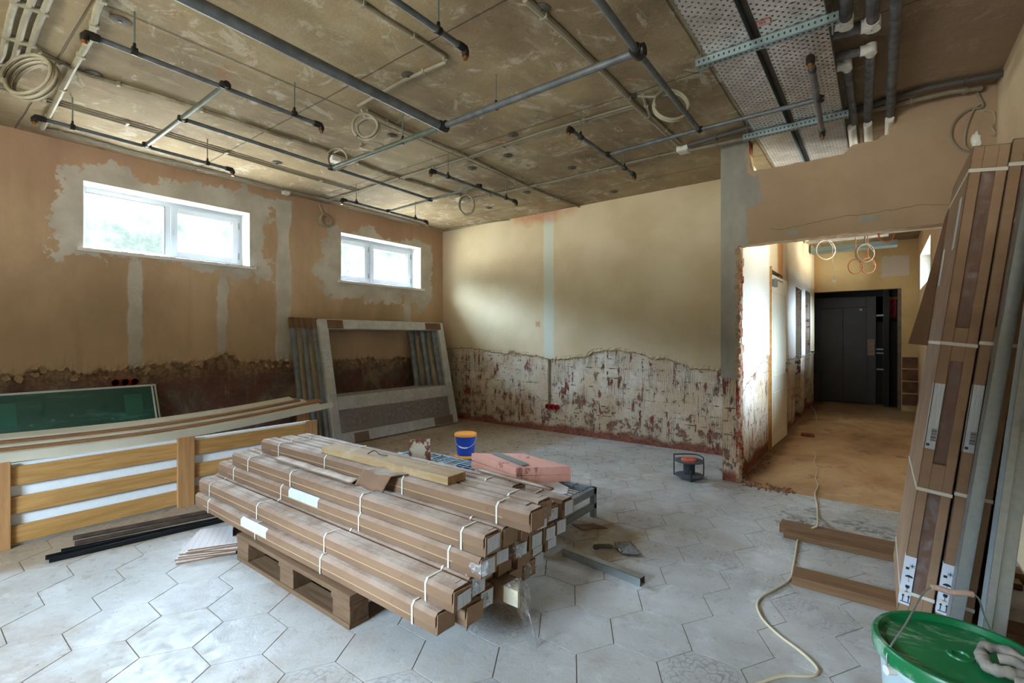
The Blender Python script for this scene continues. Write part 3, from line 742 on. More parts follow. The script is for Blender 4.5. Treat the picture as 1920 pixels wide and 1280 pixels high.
def m_film(name, a=.25, rough=.12):
    m = bpy.data.materials.new(name); m.use_nodes = True; t = m.node_tree; t.nodes.clear()
    o = t.nodes.new('ShaderNodeOutputMaterial'); mx = t.nodes.new('ShaderNodeMixShader'); tr = t.nodes.new('ShaderNodeBsdfTransparent'); gl = t.nodes.new('ShaderNodeBsdfPrincipled')
    gl.inputs['Base Color'].default_value = (.75, .76, .78, 1); gl.inputs['Roughness'].default_value = rough
    tr.inputs[0].default_value = (.94, .94, .95, 1); n = t.nodes.new('ShaderNodeTexNoise'); n.inputs['Scale'].default_value = 25; n.inputs['Detail'].default_value = 6
    tc = t.nodes.new('ShaderNodeTexCoord'); t.links.new(tc.outputs['Object'], n.inputs['Vector'])
    mr = t.nodes.new('ShaderNodeMapRange'); t.links.new(n.outputs[0], mr.inputs[0]); mr.inputs[1].default_value = .45; mr.inputs[2].default_value = .68; mr.inputs[3].default_value = a*.6; mr.inputs[4].default_value = min(1, a*2.2)
    b = t.nodes.new('ShaderNodeBump'); b.inputs['Distance'].default_value = .02; t.links.new(n.outputs[0], b.inputs['Height']); t.links.new(b.outputs[0], gl.inputs['Normal'])
    t.links.new(mr.outputs[0], mx.inputs[0]); t.links.new(tr.outputs[0], mx.inputs[1]); t.links.new(gl.outputs[0], mx.inputs[2]); t.links.new(mx.outputs[0], o.inputs[0]); return m
FILM = m_film('clear_film'); FILMW = m_film('stretch_film', .12, .10); FILM2 = m_film('bubble_film', .5, .3)

# ------------------------------------------------------------------ pallet of long cartons
def sect(w, h, c=.014): return [(0, 0), (w, 0), (w, h-c), (w-c, h), (c, h), (0, h-c)]
def extr(mb, sec, xs, off, y, z, mi=0):
    n = len(sec); b = len(mb.v)
    for x in xs:
        oy, oz = off(x)
        mb.v += [Vector((x, y+p[0]+oy, z+p[1]+oz)) for p in sec]
    for i in range(len(xs)-1):
        for k in range(n): mb.f.append([b+i*n+k, b+i*n+(k+1) % n, b+(i+1)*n+(k+1) % n, b+(i+1)*n+k]); mb.m.append(mi)
    mb.f.append([b+k for k in range(n)]); mb.m.append(mi); mb.f.append([b+(len(xs)-1)*n+k for k in range(n)]); mb.m.append(mi)
def crumple(mb, c, r, n=14, seed=0, fl=(1, 1, 1), amp=.5):
    rows = []
    for i in range(n+1):
        th = PI*i/n; row = []
        for j in range(2*n+1):
            ph = 2*PI*j/(2*n)
            d = Vector((math.sin(th)*math.cos(ph), math.sin(th)*math.sin(ph), math.cos(th)))
            q = 1+amp*fbm(d.x*2.2+seed, d.y*2.2, d.z*2.2, 4)*1.4
            row.append(Vector((c[0]+d.x*r*q*fl[0], c[1]+d.y*r*q*fl[1], c[2]+d.z*r*q*fl[2])))
        rows.append(row)
    mb.sheet(rows)
ORD = ['frontmost', 'second from the front', 'third from the front', 'fourth from the front', 'fifth from the front', 'sixth from the front', 'seventh from the front']
LAY = ['bottom layer', 'second layer', 'third layer', 'fourth layer', 'top layer']
def long_carton(L, k, x0, x1, y, z, w=.099, h=.083, lab=True, end='label', straps=(.09, .36, .66, .93), side=False, film=False):
    lb = 'long brown cardboard carton, %s in the %s of the pallet stack' % (ORD[k], LAY[L])
    o = thing('long_carton', lb, 'carton', ((x0+x1)/2, y+w/2, z), group='long cartons on the pallet')
    s = L*7+k
    off = lambda x: (.006*mnoise.noise(Vector((x*.9, s*3.1, 0))), .003*mnoise.noise(Vector((x*1.3, s*2.3, 5))))
    xs = [x0+(x1-x0)*i/16 for i in range(17)]
    mb = MB(); extr(mb, [(.003, 0), (w-.003, 0), (w-.003, h*.42), (.003, h*.42)], xs, off, y, z+.001); mb.build('base', CARD2, o)
    mb = MB(); extr(mb, [(0, h*.36), (w, h*.36), (w, h-.014), (w-.013, h), (.013, h), (0, h-.014)], [x0+.004]+xs[1:-1]+[x1-.004], off, y, z)
    extr(mb, [(w*.50, h-.001), (w*.56, h-.001), (w-.013, h-.001), (w-.013, h+.0022), (w*.50, h+.0022)], [x0+.02, x1-.01-.05*random.random()], lambda x: (0, 0), y, z)
    mb.build('lid', CARD, o)
    mb = MB(); extr(mb, [(-.0008, h*.36), (-.0008, h*.36+.0035), (.004, h*.36+.0035), (.004, h*.36)], xs[1:-1], off, y, z); mb.build('cut_edge', CUTE, o)
    if True:  # torn end flaps
        j = random.uniform(-.004, .006); mb = MB()
        V = [(x1+.003, y+.004, z+.004), (x1+.003+j, y+w-.006, z+.002), (x1+.006+j, y+w-.004, z+h-.01), (x1+.004, y+.006, z+h-.006)]
        V2 = [(p[0]-.003, p[1], p[2]) for p in V]; mb.add(V+V2, [(0, 1, 2, 3), (4, 7, 6, 5), (0, 4, 5, 1), (1, 5, 6, 2), (2, 6, 7, 3), (3, 7, 4, 0)])
        mb.build('end_flap', CARDIN, o)
    for q in straps:
        x = x0+(x1-x0)*q+random.uniform(-.05, .05); t = random.uniform(-.006, .006); oy, oz = off(x)
        mb = MB(); e = .0016; P = [(-e, .0), (-e, h-.013), (.012, h+e+.002), (w-.012, h+e+.002), (w+e, h-.013), (w+e, 0)]
        rows = [[Vector((x-.0045+t*(i/5)+dx, y+p[0]+oy, z+p[1]+oz)) for i, p in enumerate(P)] for dx in (0, .009)]
        mb.sheet(rows); mb.build('strap', STRAP, o, solid=.0012)
    if end == 'label':
        mb = MB(); a = random.uniform(.006, .02); ww = w*.72; X = x1+.0075+random.uniform(0, .002); tl = random.uniform(-.006, .006)
        hh = h*random.uniform(.62, .8); z0 = z+random.uniform(.008, .016)
        mb.add([(X, y+a, z0), (X+.002, y+a+ww, z0+tl), (X+.004, y+a+ww, z0+hh+tl), (X+.001, y+a, z0+hh)], [(0, 1, 2, 3)])
        g = mb.build('end_label', LABY, o, solid=.0006); g['label'] = 'white printed end label'
    if side:
        sx = x0+(x1-x0)*side; mb = MB(); oy, oz = off(sx)
        mb.add([(sx, y-.0015+oy, z+h*.42+oz), (sx+.30, y-.0015+oy, z+h*.42+oz), (sx+.30, y-.0015+oy, z+h-.014+oz), (sx, y-.0015+oy, z+h-.014+oz), (sx+.30, y+.012+oy, z+h+.001+oz), (sx, y+.012+oy, z+h+.001+oz)], [(0, 1, 2, 3), (3, 2, 4, 5)])
        g = mb.build('side_label', LABX, o, solid=.0008); g['label'] = 'white printed side label'
    if film:
        mb = MB(); crumple(mb, (x1-.02, y+w*.3, z+h*.5), .035, 10, s, (1.2, 1, 1.1)); mb.build('film', FILM, o, smooth=True)
    return o
YW = .104; ZS = [.146, .232, .318, .404, .490]
lay = [(-3.60, -1.30, 1.235, 7), (-3.62, -1.28, 1.268, 7), (-3.60, -1.24, 1.385, 6), (-3.44, -1.175, 1.398, 6), (-3.25, -1.08, 1.525, 3)]
for L, (a, b, y0, n) in enumerate(lay):
    for k in range(n):
        if (L, k) == (0, 3): continue
        dx = random.uniform(-.035, .035)
        if L == 0 and k == 1: dx = .05
        if (L, k) == (4, 2): dx = -.25
        e = 'none' if (L, k) in ((0, 0), (0, 1), (0, 4), (0, 5), (1, 3), (1, 4), (3, 1), (3, 2), (4, 0), (4, 1)) else 'label'
        sd = .30 if (L, k) == (0, 0) else .40 if (L, k) == (2, 0) else False
        long_carton(L, k, a+random.uniform(-.03, .03), b+dx, y0+k*YW, ZS[L], end=e, side=sd, film=(L, k) in ((1, 1), (2, 0), (2, 2), (0, 2), (4, 1), (3, 4), (0, 5)))
# opened pack with film hanging out
o = thing('opened_pack', 'opened carton with pale slats and clear film hanging out of the bottom layer', 'carton', (-2.4, 1.60, .146))
mb = MB(); mb.box(-3.5, -1.24, 1.552, 1.648, .146, .225); mb.build('carton', CARD2, o, bevel=.003)
mb = MB()
for q in range(5): mb.box(-3.3, -1.165-.012*q, 1.558+q*.017, 1.570+q*.017, .155, .222)
mb.build('slats', simple('pale_slats', 'c9bda2', .5, var=.1), o)
mb = MB(); rows = []
for i in range(15):
    r = []
    for j in range(13):
        u = i/14; v = j/12; th = v*PI
        r.append(Vector((-1.22+.05*u+.16*u*u*.5+.02*fbm(i*.5, j*.6, 1), 1.555+.095*v+.03*u*math.sin(6*v)+.02*fbm(i*.4, j*.8, 2), .23-.03*u-.235*u*u*u+.02*fbm(i*.7, j*.5, 3))))
    rows.append(r)
mb.sheet(rows); mb.build('film', FILM, o, smooth=True)
# pallet under the cartons
def pallet(x0, y0, w, d, label):
    o = thing('wooden_pallet', label, 'pallet', (x0+w/2, y0+d/2, 0))
    for yy in (y0, y0+d/2-.05, y0+d-.10):
        mb = MB(); mb.box(x0, x0+w, yy, yy+.10, 0, .022); mb.build('bottom_board', PALLET, o, bevel=.002)
        for xx in (x0, x0+w/2-.06, x0+w-.13): mb = MB(); mb.box(xx, xx+.13, yy+.002, yy+.098, .022, .1); mb.build('block', PALLET, o, bevel=.003)
    for xx in (x0, x0+w/2-.07, x0+w-.14): mb = MB(); mb.box(xx, xx+.14, y0, y0+d, .1, .122); mb.build('stringer', PALLET, o, bevel=.002)
    for q in range(5):
        yy = y0+q*(d-.1)/4; mb = MB(); mb.box(x0-.002, x0+w+.002, yy, yy+.1, .122, .1445); mb.build('deck_board', PALLET, o, bevel=.002)
pallet(-2.88, 1.205, 1.08, .80, 'worn wooden pallet carrying the stack of long cartons')
# plank and torn cardboard on top
mb = MB(); mb.box(-2.60, -1.565, -.06, .06, 0, .038, Matrix.Translation((0, 1.625, .576)) @ Matrix.Rotation(.004, 4, 'Z'))
tag(mb.build('plank', PLANK, bevel=.002), 'pale rough wooden plank lying on top of the cartons', 'plank')
def sheet_obj(name, label, cat, fn, nu, nv, mat, solid, **k):
    mb = MB(); mb.sheet([[fn(i/nu, j/nv) for j in range(nv+1)] for i in range(nu+1)]); return tag(mb.build(name, mat, solid=solid, smooth=True), label, cat, **k)
sheet_obj('cardboard_strip', 'flattened torn cardboard strip lying along the fourth layer of cartons', 'cardboard', lambda u, v: Vector((-2.98+.82*u, 1.455+.075*v-.0*u, .4945+.012*abs(math.sin(v*PI))+.008*fbm(u*5, v)+.006)), 24, 6, CARD, .003)
def drape(u, v):
    x = -2.03+.22*u; s = v*.21
    if s < .12: y, z = 1.60-s*1.0, .580+.004*fbm(u*4, v*3)
    else: y, z = 1.480-.03*math.sin((s-.12)*9), .580-(s-.12)*.9
    return Vector((x-.10*v, y, z+.006*math.sin(u*9)))
sheet_obj('cardboard_sheet', 'pale folded cardboard sheet draped over the edge of the top layer', 'cardboard', drape, 12, 12, CARD, .003)
mb = MB(); mb.tube(smooth_path([(-2.22, 1.6, .617), (-2.2, 1.63, .632), (-2.14, 1.62, .622), (-2.1, 1.64, .618)], 4), .003, 6)
tag(mb.build('wire_tie', FIT, smooth=True), 'short dark bent wire lying on the plank', 'wire')
sheet_obj('wood_offcut', 'thin brown batten lying on the top cartons beside the plank', 'batten', lambda u, v: Vector((-1.60+.46*u, 1.80+.03*v-.04*u, .586)), 6, 2, CARD, .008)

# ------------------------------------------------------------------ steel rack with foam boards
o = thing('steel_rack', 'low grey painted steel rack with a wire mesh deck', 'rack', (-2.5, 2.65, 0))
RK = simple('grey_paint', '8994a0', .5, .2, .12, 8)
X0, X1, Y0, Y1, ZT = -3.46, -1.575, 2.26, 3.03, .205
for (x, y) in ((X0, Y0), (X1-.035, Y0), (X0, Y1-.035), (X1-.035, Y1-.035), (-2.5, Y1-.035)): mb = MB(); mb.box(x, x+.035, y, y+.035, 0, ZT-.001); mb.build('leg', RK, o)
for a in ((X0, X1, Y0, Y0+.03, ZT-.045, ZT), (X0, X1, Y1-.03, Y1, ZT-.045, ZT), (X0, X0+.03, Y0, Y1, ZT-.045, ZT), (X1-.03, X1, Y0, Y1, ZT-.045, ZT), (X1-.03, X1, Y0, Y1, .06, .10), (X0, X0+.03, Y0, Y1, .06, .10)): mb = MB(); mb.box(*a); mb.build('rail', RK, o, bevel=.002)
mb = MB(); n = 0
x = X0+.06
while x < X1: mb.cyl((x, Y0+.01, ZT+.002), (x, Y1-.01, ZT+.002), .0028, 6); x += .105
y = Y0+.05
while y < Y1-.02: mb.cyl((X0+.01, y, ZT-.003), (X1-.01, y, ZT-.003), .0028, 6); y += .05
mb.build('wire_mesh', GALV2, o)
pts = [(-2.45, 2.42), (-2.1, 2.38), (-1.72, 2.42), (-1.66, 2.55), (-1.72, 2.62), (-1.64, 2.74), (-1.70, 2.86), (-1.85, 2.93), (-2.3, 2.95), (-2.5, 2.7)]
mb = MB(); mb.prism(pts, .209, .222); tag(mb.build('foam_sheet', STY, bevel=.003), 'torn white foam sheet lying on the steel rack under the pink boards', 'foam sheet')
def rough_prism(mb, pts, z0, z1, amp=.006, seed=0, tilt=(0, 0)):
    P = []
    for i, (a, b) in enumerate(pts):
        c, d = pts[(i+1) % len(pts)]; n = max(2, int(math.hypot(c-a, d-b)/.03))
        for k in range(n):
            t = k/n; P.append((a+(c-a)*t+amp*mnoise.noise(Vector((a+t*9+seed, b*3, i))), b+(d-b)*t+amp*mnoise.noise(Vector((b+t*9+seed, a*3, i+9)))))
    n = len(P); b = len(mb.v)
    for z in (z0, z1): mb.v += [Vector((p[0], p[1], z+(p[0]-pts[0][0])*tilt[0]+(p[1]-pts[0][1])*tilt[1])) for p in P]
    mb.f.append(list(range(b, b+n))[::-1]); mb.f.append(list(range(b+n, b+2*n)))
    for i in range(n): mb.f.append([b+i, b+(i+1) % n, b+n+(i+1) % n, b+n+i])
    mb.m += [0]*(n+2)
PINK = Mt('pink_foam2', rough=.85); PINK.col(PINK.mix(PINK.ma('MULTIPLY', PINK.st(PINK.noise(6, 6, .75, vec=PINK.sc(1, 1, .4)), .58, .64), .8), PINK.mix(PINK.noise(5), 'cf917f', 'dfa898'), '8a4a30')); PINK.bump(PINK.noise(40, 6), .003); PINK = PINK.m
q = [(-2.56, 2.81), (-2.02, 2.705), (-1.755, 2.975), (-2.27, 3.06)]
mb = MB(); rough_prism(mb, q, .224, .276, .006, 1); tag(mb.build('foam_board', PINK), 'dirty pink foam board, the lower of two on the steel rack', 'foam board', 'pink foam boards')
q = [(-2.575, 2.83), (-2.03, 2.70), (-1.75, 2.97), (-2.25, 3.07)]
mb = MB(); rough_prism(mb, q, .279, .333, .006, 4); tag(mb.build('foam_board', PINK), 'dirty pink foam board, the upper of two on the steel rack', 'foam board', 'pink foam boards')
mb = MB(); mb.box(-.22, .22, -.03, .03, 0, .006, Matrix.Translation((-2.22, 2.86, .337)) @ Matrix.Rotation(-.35, 4, 'Z')); tag(mb.build('metal_strip', GALV2), 'flat grey strip lying on top of the pink foam', 'strip')
mb = MB(); M = Matrix.Translation((-2.62, 2.60, .213)) @ Matrix.Rotation(-.62, 4, 'Z')
mb.box(-.38, .38, -.03, .03, 0, .002, M); mb.box(-.38, .38, -.03, -.028, 0, .035, M); mb.box(-.38, .38, .028, .03, 0, .035, M)
tag(mb.build('steel_profile', GALV2), 'galvanised channel lying across the rack mesh behind the plank', 'profile')
# rusty glazed tile scrap propped up, film bag beside it
TS = Mt('tile_scrap', rough=.8); TS.col(TS.mix(TS.st(TS.noise(7, 6, .7, vec=TS.sc(1, 1, .5)), .47, .53), '6e3a22', 'c4b6a2')); TS.bump(TS.noise(20, 6), .01); TS = TS.m
c = G(789, 868, .205)
mb = MB(); M = Matrix.Translation((c.x, c.y, .212)) @ Matrix.Rotation(.62, 4, 'Z') @ Matrix.Rotation(-.5, 4, 'X') @ Matrix.Rotation(-.12, 4, 'Y')
rough_prism(mb, [(-.10, 0), (.085, 0), (.08, .19), (-.095, .205)], -.007, .007, .006, 2); mb.v = [M @ Matrix.Rotation(PI/2, 4, 'X') @ p for p in mb.v]
tag(mb.build('broken_tile', TS), 'broken brown tile crusted with pale mortar propped on the rack', 'tile')
c = G(752, 862, .24); mb = MB(); crumple(mb, (c.x, c.y, .245), .062, 16, 9, (1.3, 1, .7), .7)
tag(mb.build('plastic_bag', simple('pale_blue_film', 'a9c6cc', .25), smooth=True), 'crumpled pale blue plastic bag at the far left end of the rack', 'bag')

# ------------------------------------------------------------------ buckets
def bucket(x, y, z, r, h, body, lid, labels, group=None):
    o = thing('plastic_bucket', labels, 'bucket', (x, y, z), group=group)
    mb = MB(); mb.lathe([(r*.80, 0), (r*.96, h*.86), (r*.96, h*.90), (r*1.0, h*.90), (r*1.0, h*.93), (r*.93, h*.93)], (x, y, z+.0005), 40); mb.build('body', body, o, smooth=True)
    mb = MB(); mb.lathe([(r*1.0, h*.88), (r*1.06, h*.88), (r*1.06, h*.97), (r*1.03, h), (r*.93, h), (r*.91, h*.975), (0.001, h*.975)], (x, y, z+.001), 40); mb.build('lid', lid, o, smooth=True)
    a = YAW; u = Vector(RT+(0,)); mb = MB()
    P = []
    for k in range(13):
        t = PI*k/12; P.append(Vector((x, y, z+h*.82))+u*(r*1.03*math.cos(t))+Vector((-FW[0]*0-.0, 0, 0))+Vector((-FW[0], -FW[1], 0))*(r*1.05*math.sin(t))+Vector((0, 0, -h*.42*math.sin(t))))
    mb.tube(P, .0018, 6); hd = mb.build('handle', PVCW, o, smooth=True)
    mb = MB(); mb.tube(P[5:9], .006, 8); mb.build('grip', PVCW, hd, smooth=True)
    return o
bucket(-2.955, 3.17, 0, .095, .205, BLUE, ORANGE, 'blue bucket with an orange lid standing on the floor, the lower of two')
bucket(-2.95, 3.165, .2065, .095, .19, BLUE, ORANGE, 'blue bucket with an orange lid stacked on top of another bucket')
# cable reel
rx, ry = -1.352, 4.36
o = thing('cable_reel', 'black cable reel with an orange hub standing on the tiles', 'cable reel', (rx, ry, 0))
mb = MB(); mb.lathe([(.001, .028), (.115, .020), (.122, .024), (.122, .030), (.06, .04), (.001, .04)], (rx, ry, 0), 36); mb.build('base_disc', REELD, o, smooth=True)
mb = MB(); mb.lathe([(.05, .038), (.05, .150)], (rx, ry, 0), 28); mb.build('drum', BLACKP, o, smooth=True)
mb = MB(); mb.lathe([(.05, .148), (.125, .150), (.128, .156), (.122, .160), (.085, .158), (.001, .158)], (rx, ry, 0), 36); dsc = mb.build('top_disc', REELD, o, smooth=True)
mb = MB(); mb.lathe([(.068, .158), (.068, .170), (.060, .174), (.02, .174), (.018, .168), (.001, .168)], (rx, ry, 0), 28); mb.build('hub', REELO, dsc, smooth=True)
mb = MB(); U = Vector(RT+(0,)); Fv = Vector(FW+(0,)); Cn = Vector((rx, ry, 0))
def RP(a, b, z): return Cn+U*a+Fv*b+Vector((0, 0, z))
mb.tube(smooth_path([RP(-.10, .10, .0), RP(-.10, .10, .17), RP(-.085, .10, .188), RP(.085, .09, .188), RP(.125, .02, .18), RP(.13, -.0, .15), RP(.13, 0, .02)], 5), .0055, 8)
mb.tube([RP(-.03, -.128, .0), RP(-.03, -.128, .10)], .010, 8); mb.build('frame', BLACKP, o, smooth=True)

# ------------------------------------------------------------------ trowel and stud on the floor
c = G(1165, 1030)
o = thing('notched_trowel', 'dusty notched trowel lying on the tiles', 'trowel', (c.x, c.y, 0), (0, 0, math.atan2(G(1190, 1018).y-G(1130, 1020).y, G(1190, 1018).x-G(1130, 1020).x)))
DUSTY = simple('dusty_steel', '84878a', .55, .3, .45, 60)
mb = MB(); pts = [(-.02, -.075), (-.02, .075)]
for k in range(15):
    yy = .085-k*.0121; pts += [(.085, yy), (.085, yy-.006), (.076, yy-.006), (.076, yy-.0121)]
mb.prism(pts, .010, .0125); mb.build('blade', DUSTY, o, local=True)
mb = MB(); mb.tube([(-.018, -.06, .01), (-.018, .06, .01)], .008, 8); mb.tube([(-.02, 0, .012), (-.06, 0, .018)], .008, 8); mb.build('spine', DUSTY, o, local=True, smooth=True)
mb = MB(); mb.tube([(-.055, 0, .018), (-.07, 0, .022), (-.13, 0, .024), (-.16, 0, .02), (-.17, 0, .017)], [.010, .014, .013, .015, .007], 10); mb.build('handle', simple('trowel_grip', '5d5b57', .7, var=.3, scale=30), o, local=True, smooth=True)
a = G(1055, 1042); b = G(1200, 1100); an = math.atan2(b.y-a.y, b.x-a.x); Ls = (b-a).length
M = Matrix.Translation((a.x, a.y, 0)) @ Matrix.Rotation(an, 4, 'Z')
mb = MB(); mb.box(0, Ls, 0, .002, 0, .042, M); mb.box(0, Ls, .048, .05, 0, .042, M); mb.box(0, Ls, 0, .05, .040, .042, M)
tag(mb.build('steel_stud', GALV), 'short galvanised stud lying on the tiles by the carton ends', 'profile')
mb = MB(); c = G(1100, 985); rough_prism(mb, [(c.x-.08, c.y-.05), (c.x+.02, c.y-.08), (c.x+.13, c.y+.04), (c.x+.02, c.y+.05)], .001, .005, .02, 5)
tag(mb.build('cardboard_scrap', CARD2), 'torn cardboard scrap on the floor at the foot of the steel rack', 'cardboard')

# ------------------------------------------------------------------ crate sides, foam slabs and bowed boards
def crate(y0, y1, label, first):
    o = thing('pine_crate', label, 'crate', (-4.1, (y0+y1)/2, 0), group='pine crate sides')
    for z0, z1 in ((.02, .125), (.195, .297), (.365, .477)):
        mb = MB(); mb.box(-4.125, -4.103, y0, y1, z0, z1); mb.build('slat', WOODY, o, bevel=.003)
    for y in ((y0-.11, y0) if False else (y0-.10,)): mb = MB(); mb.box(-4.103, -4.08, y, y+.11, 0, .515); mb.build('post', WOODZ, o, bevel=.003)
    return o
o = crate(.44, 1.32, 'pine crate side at the left edge with four boards showing white foam', True)
o2 = crate(1.40, 2.36, 'pine crate side running behind the cartons, further from the camera', False)
mb = MB(); mb.box(-4.103, -4.08, 2.30, 2.40, 0, .50); mb.build('post', WOODZ, o2, bevel=.003)
for (y0, y1, g) in ((.2, 1.35, 'behind the left crate side'), (1.36, 2.38, 'behind the far crate side')):
    mb = MB(); mb.box(-4.185, -4.13, y0, y1, .0, .49); tag(mb.build('foam_slab', STY, bevel=.004), 'white foam slab standing %s' % g, 'foam slab')
for y, g in ((1.42, 'middle'), (2.40, 'far')):
    mb = MB(); mb.box(-4.47, -4.44, y, y+.12, 0, .515); tag(mb.build('crate_post', WOODZ, bevel=.003), 'pine post standing behind the bowed boards, %s one' % g, 'post')
PALEB = simple('pale_laminate', 'c4bda9', .45, 0, .06, 4); BROWNB = simple('brown_board_edge', '8a5f38', .6, 0, .15, 6)
names = [('white faced', PALEB), ('brown', BROWNB), ('cream', PALEB), ('dark brown', BROWNB), ('ivory', PALEB), ('tan', BROWNB), ('pale', PALEB)]
for i, (nm, mt_) in enumerate(names):
    xa = -4.17-.032*i; th = .011; w = .055 if i == 0 else .03
    rows_t, rows_b = [], []; end = 2.72-.05*i+(.1 if i == 3 else 0)
    mb = MB(); n = 24; b0 = len(mb.v)
    for k in range(n+1):
        y = -.4+(end+.4)*k/n
        z = .468+.0185*i+.055*((y-1.15)/1.4)**2*(1 if y > 1.15 else .75)
        x = xa-.01*((y-1.2)/1.2)**2-(.16 if y > 2.4 else .16*max(0, (y-1.2)/1.2))
        mb.v += [Vector((x, y, z+.018)), Vector((x-.10, y, z+.035)), Vector((x-.10, y, z+.035+th)), Vector((x, y, z+.018+(w if i == 0 else th))) ]
    for k in range(n):
        for q in range(4): mb.f.append([k*4+q, k*4+(q+1) % 4, (k+1)*4+(q+1) % 4, (k+1)*4+q])
    mb.f.append([0, 1, 2, 3]); mb.f.append([n*4+q for q in range(4)]); mb.m = [0]*len(mb.f)
    tag(mb.build('bowed_board', mt_), '%s bowed board, %s of the pile resting on the crate sides' % (nm, ['lowest', 'second', 'third', 'fourth', 'fifth', 'sixth', 'topmost'][i]), 'board', 'bowed boards on the crates')
# ------------------------------------------------------------------ green glass units
GG = Mt('green_glass', '1f4f45', .06, 0, .8); gn = GG.noise(3, 6, .7, vec=GG.sc(1, .6, 3)); GG.col(GG.mix(GG.st(gn, .5, .75), '235048', '3f7a6c')); GG.rg(GG.ma('ADD', .04, GG.ma('MULTIPLY', GG.st(gn, .45, .7), .18))); GG = GG.m
for i, g in enumerate(('front', 'rear')):
    zt = .83-.006*i; xb = -5.08-.035*i; an = math.asin(.365/.86)
    o = thing('glass_unit', 'large green tinted glass unit leaning on the left wall, the %s one' % g, 'glass', (xb, .45, 0), group='green glass units')
    M = Matrix.Translation((xb, 0, .004)) @ Matrix.Rotation(-an+.015, 4, 'Y')
    y1 = 1.525-.035*i*-1; y0 = -.75
    mb = MB(); mb.box(-.010, .010, y0+.012, y1-.012, .012, .868, M); mb.build('pane', GG, o)
    mb = MB(); mb.box(-.013, .013, y0, y1, 0, .014, M); mb.box(-.013, .013, y0, y1, .866, .88, M); mb.box(-.013, .013, y0, y0+.014, .01, .87, M); mb.box(-.013, .013, y1-.014, y1, .01, .87, M)
    mb.build('edge_frame', simple('edge_tape', 'c9d2d2', .4), o)
    if i == 0:
        for ya, yb in ((1.30, 1.43), (.45, .62)): mb = MB(); mb.box(.0105, .0125, ya, yb, .60, .80, M); mb.build('protective_film', simple('green_sticker', '2c6455', .3), o)
        mb = MB()
        for q in range(7): mb.lathe([(.007, 0), (.0088, 0)], (0, 0, 0), 12, M @ Matrix.Translation((.0110, .55+.13*q+.03*random.random(), .5+.18*random.random())) @ Matrix.Rotation(PI/2, 4, 'Y'), cap=False)
        mb.build('suction_marks', simple('mark_grey', '7d9a94', .5), o)
# red socket boxes on both walls
def sockets(c, u, n_, label, r=.034, tail=False):
    c = Vector(c); u = Vector(u); nn = Vector(n_)
    o = thing('socket_box', label, 'socket box', tuple(c)); U3 = u.normalized(); Z = Vector((0, 0, 1))
    for k in (-1, 0, 1):
        q = c+U3*k*.071; R = Matrix((tuple(U3)+(0,), tuple(Z)+(0,), tuple(nn)+(0,), (0, 0, 0, 1))).transposed()
        R = Matrix.Translation(q) @ R
        mb = MB(); mb.lathe([(r, -.004), (r, .028), (r-.003, .028), (r-.004, -.002), (.001, -.002)], n=24, M=R); mb.build('cup', REDP, o, smooth=True)
    if tail:
        mb = MB(); mb.tube(smooth_path([c+U3*-.09+nn*.01, c+U3*-.13+Z*-.06+nn*.03, c+U3*-.07+Z*-.11+nn*.03, c+U3*-.02+Z*-.07+nn*.03, c+U3*-.05+Z*-.03+nn*.03], 6), .003, 6); mb.build('wires', BLACKP, o, smooth=True)
sockets((-3.45, BW+.012, .335), (1, 0, 0), (0, -1, 0), 'three red plastic socket boxes in a row on the bare back wall', tail=True)
sockets((LW-.02, 1.34, .84), (0, 1, 0), (1, 0, 0), 'three red plastic socket boxes on the left wall above the glass')
mb = MB(); mb.tube([(-3.515, BW+.012, .36), (-3.515, BW+.010, .97)], .011, 10); mb.tube([(-3.50, BW+.014, .36), (-3.495, BW+.012, .97)], .008, 8)
tag(mb.build('wall_conduit', CONDUIT, smooth=True), 'grey conduit running down the bare back wall to red socket boxes', 'conduit')
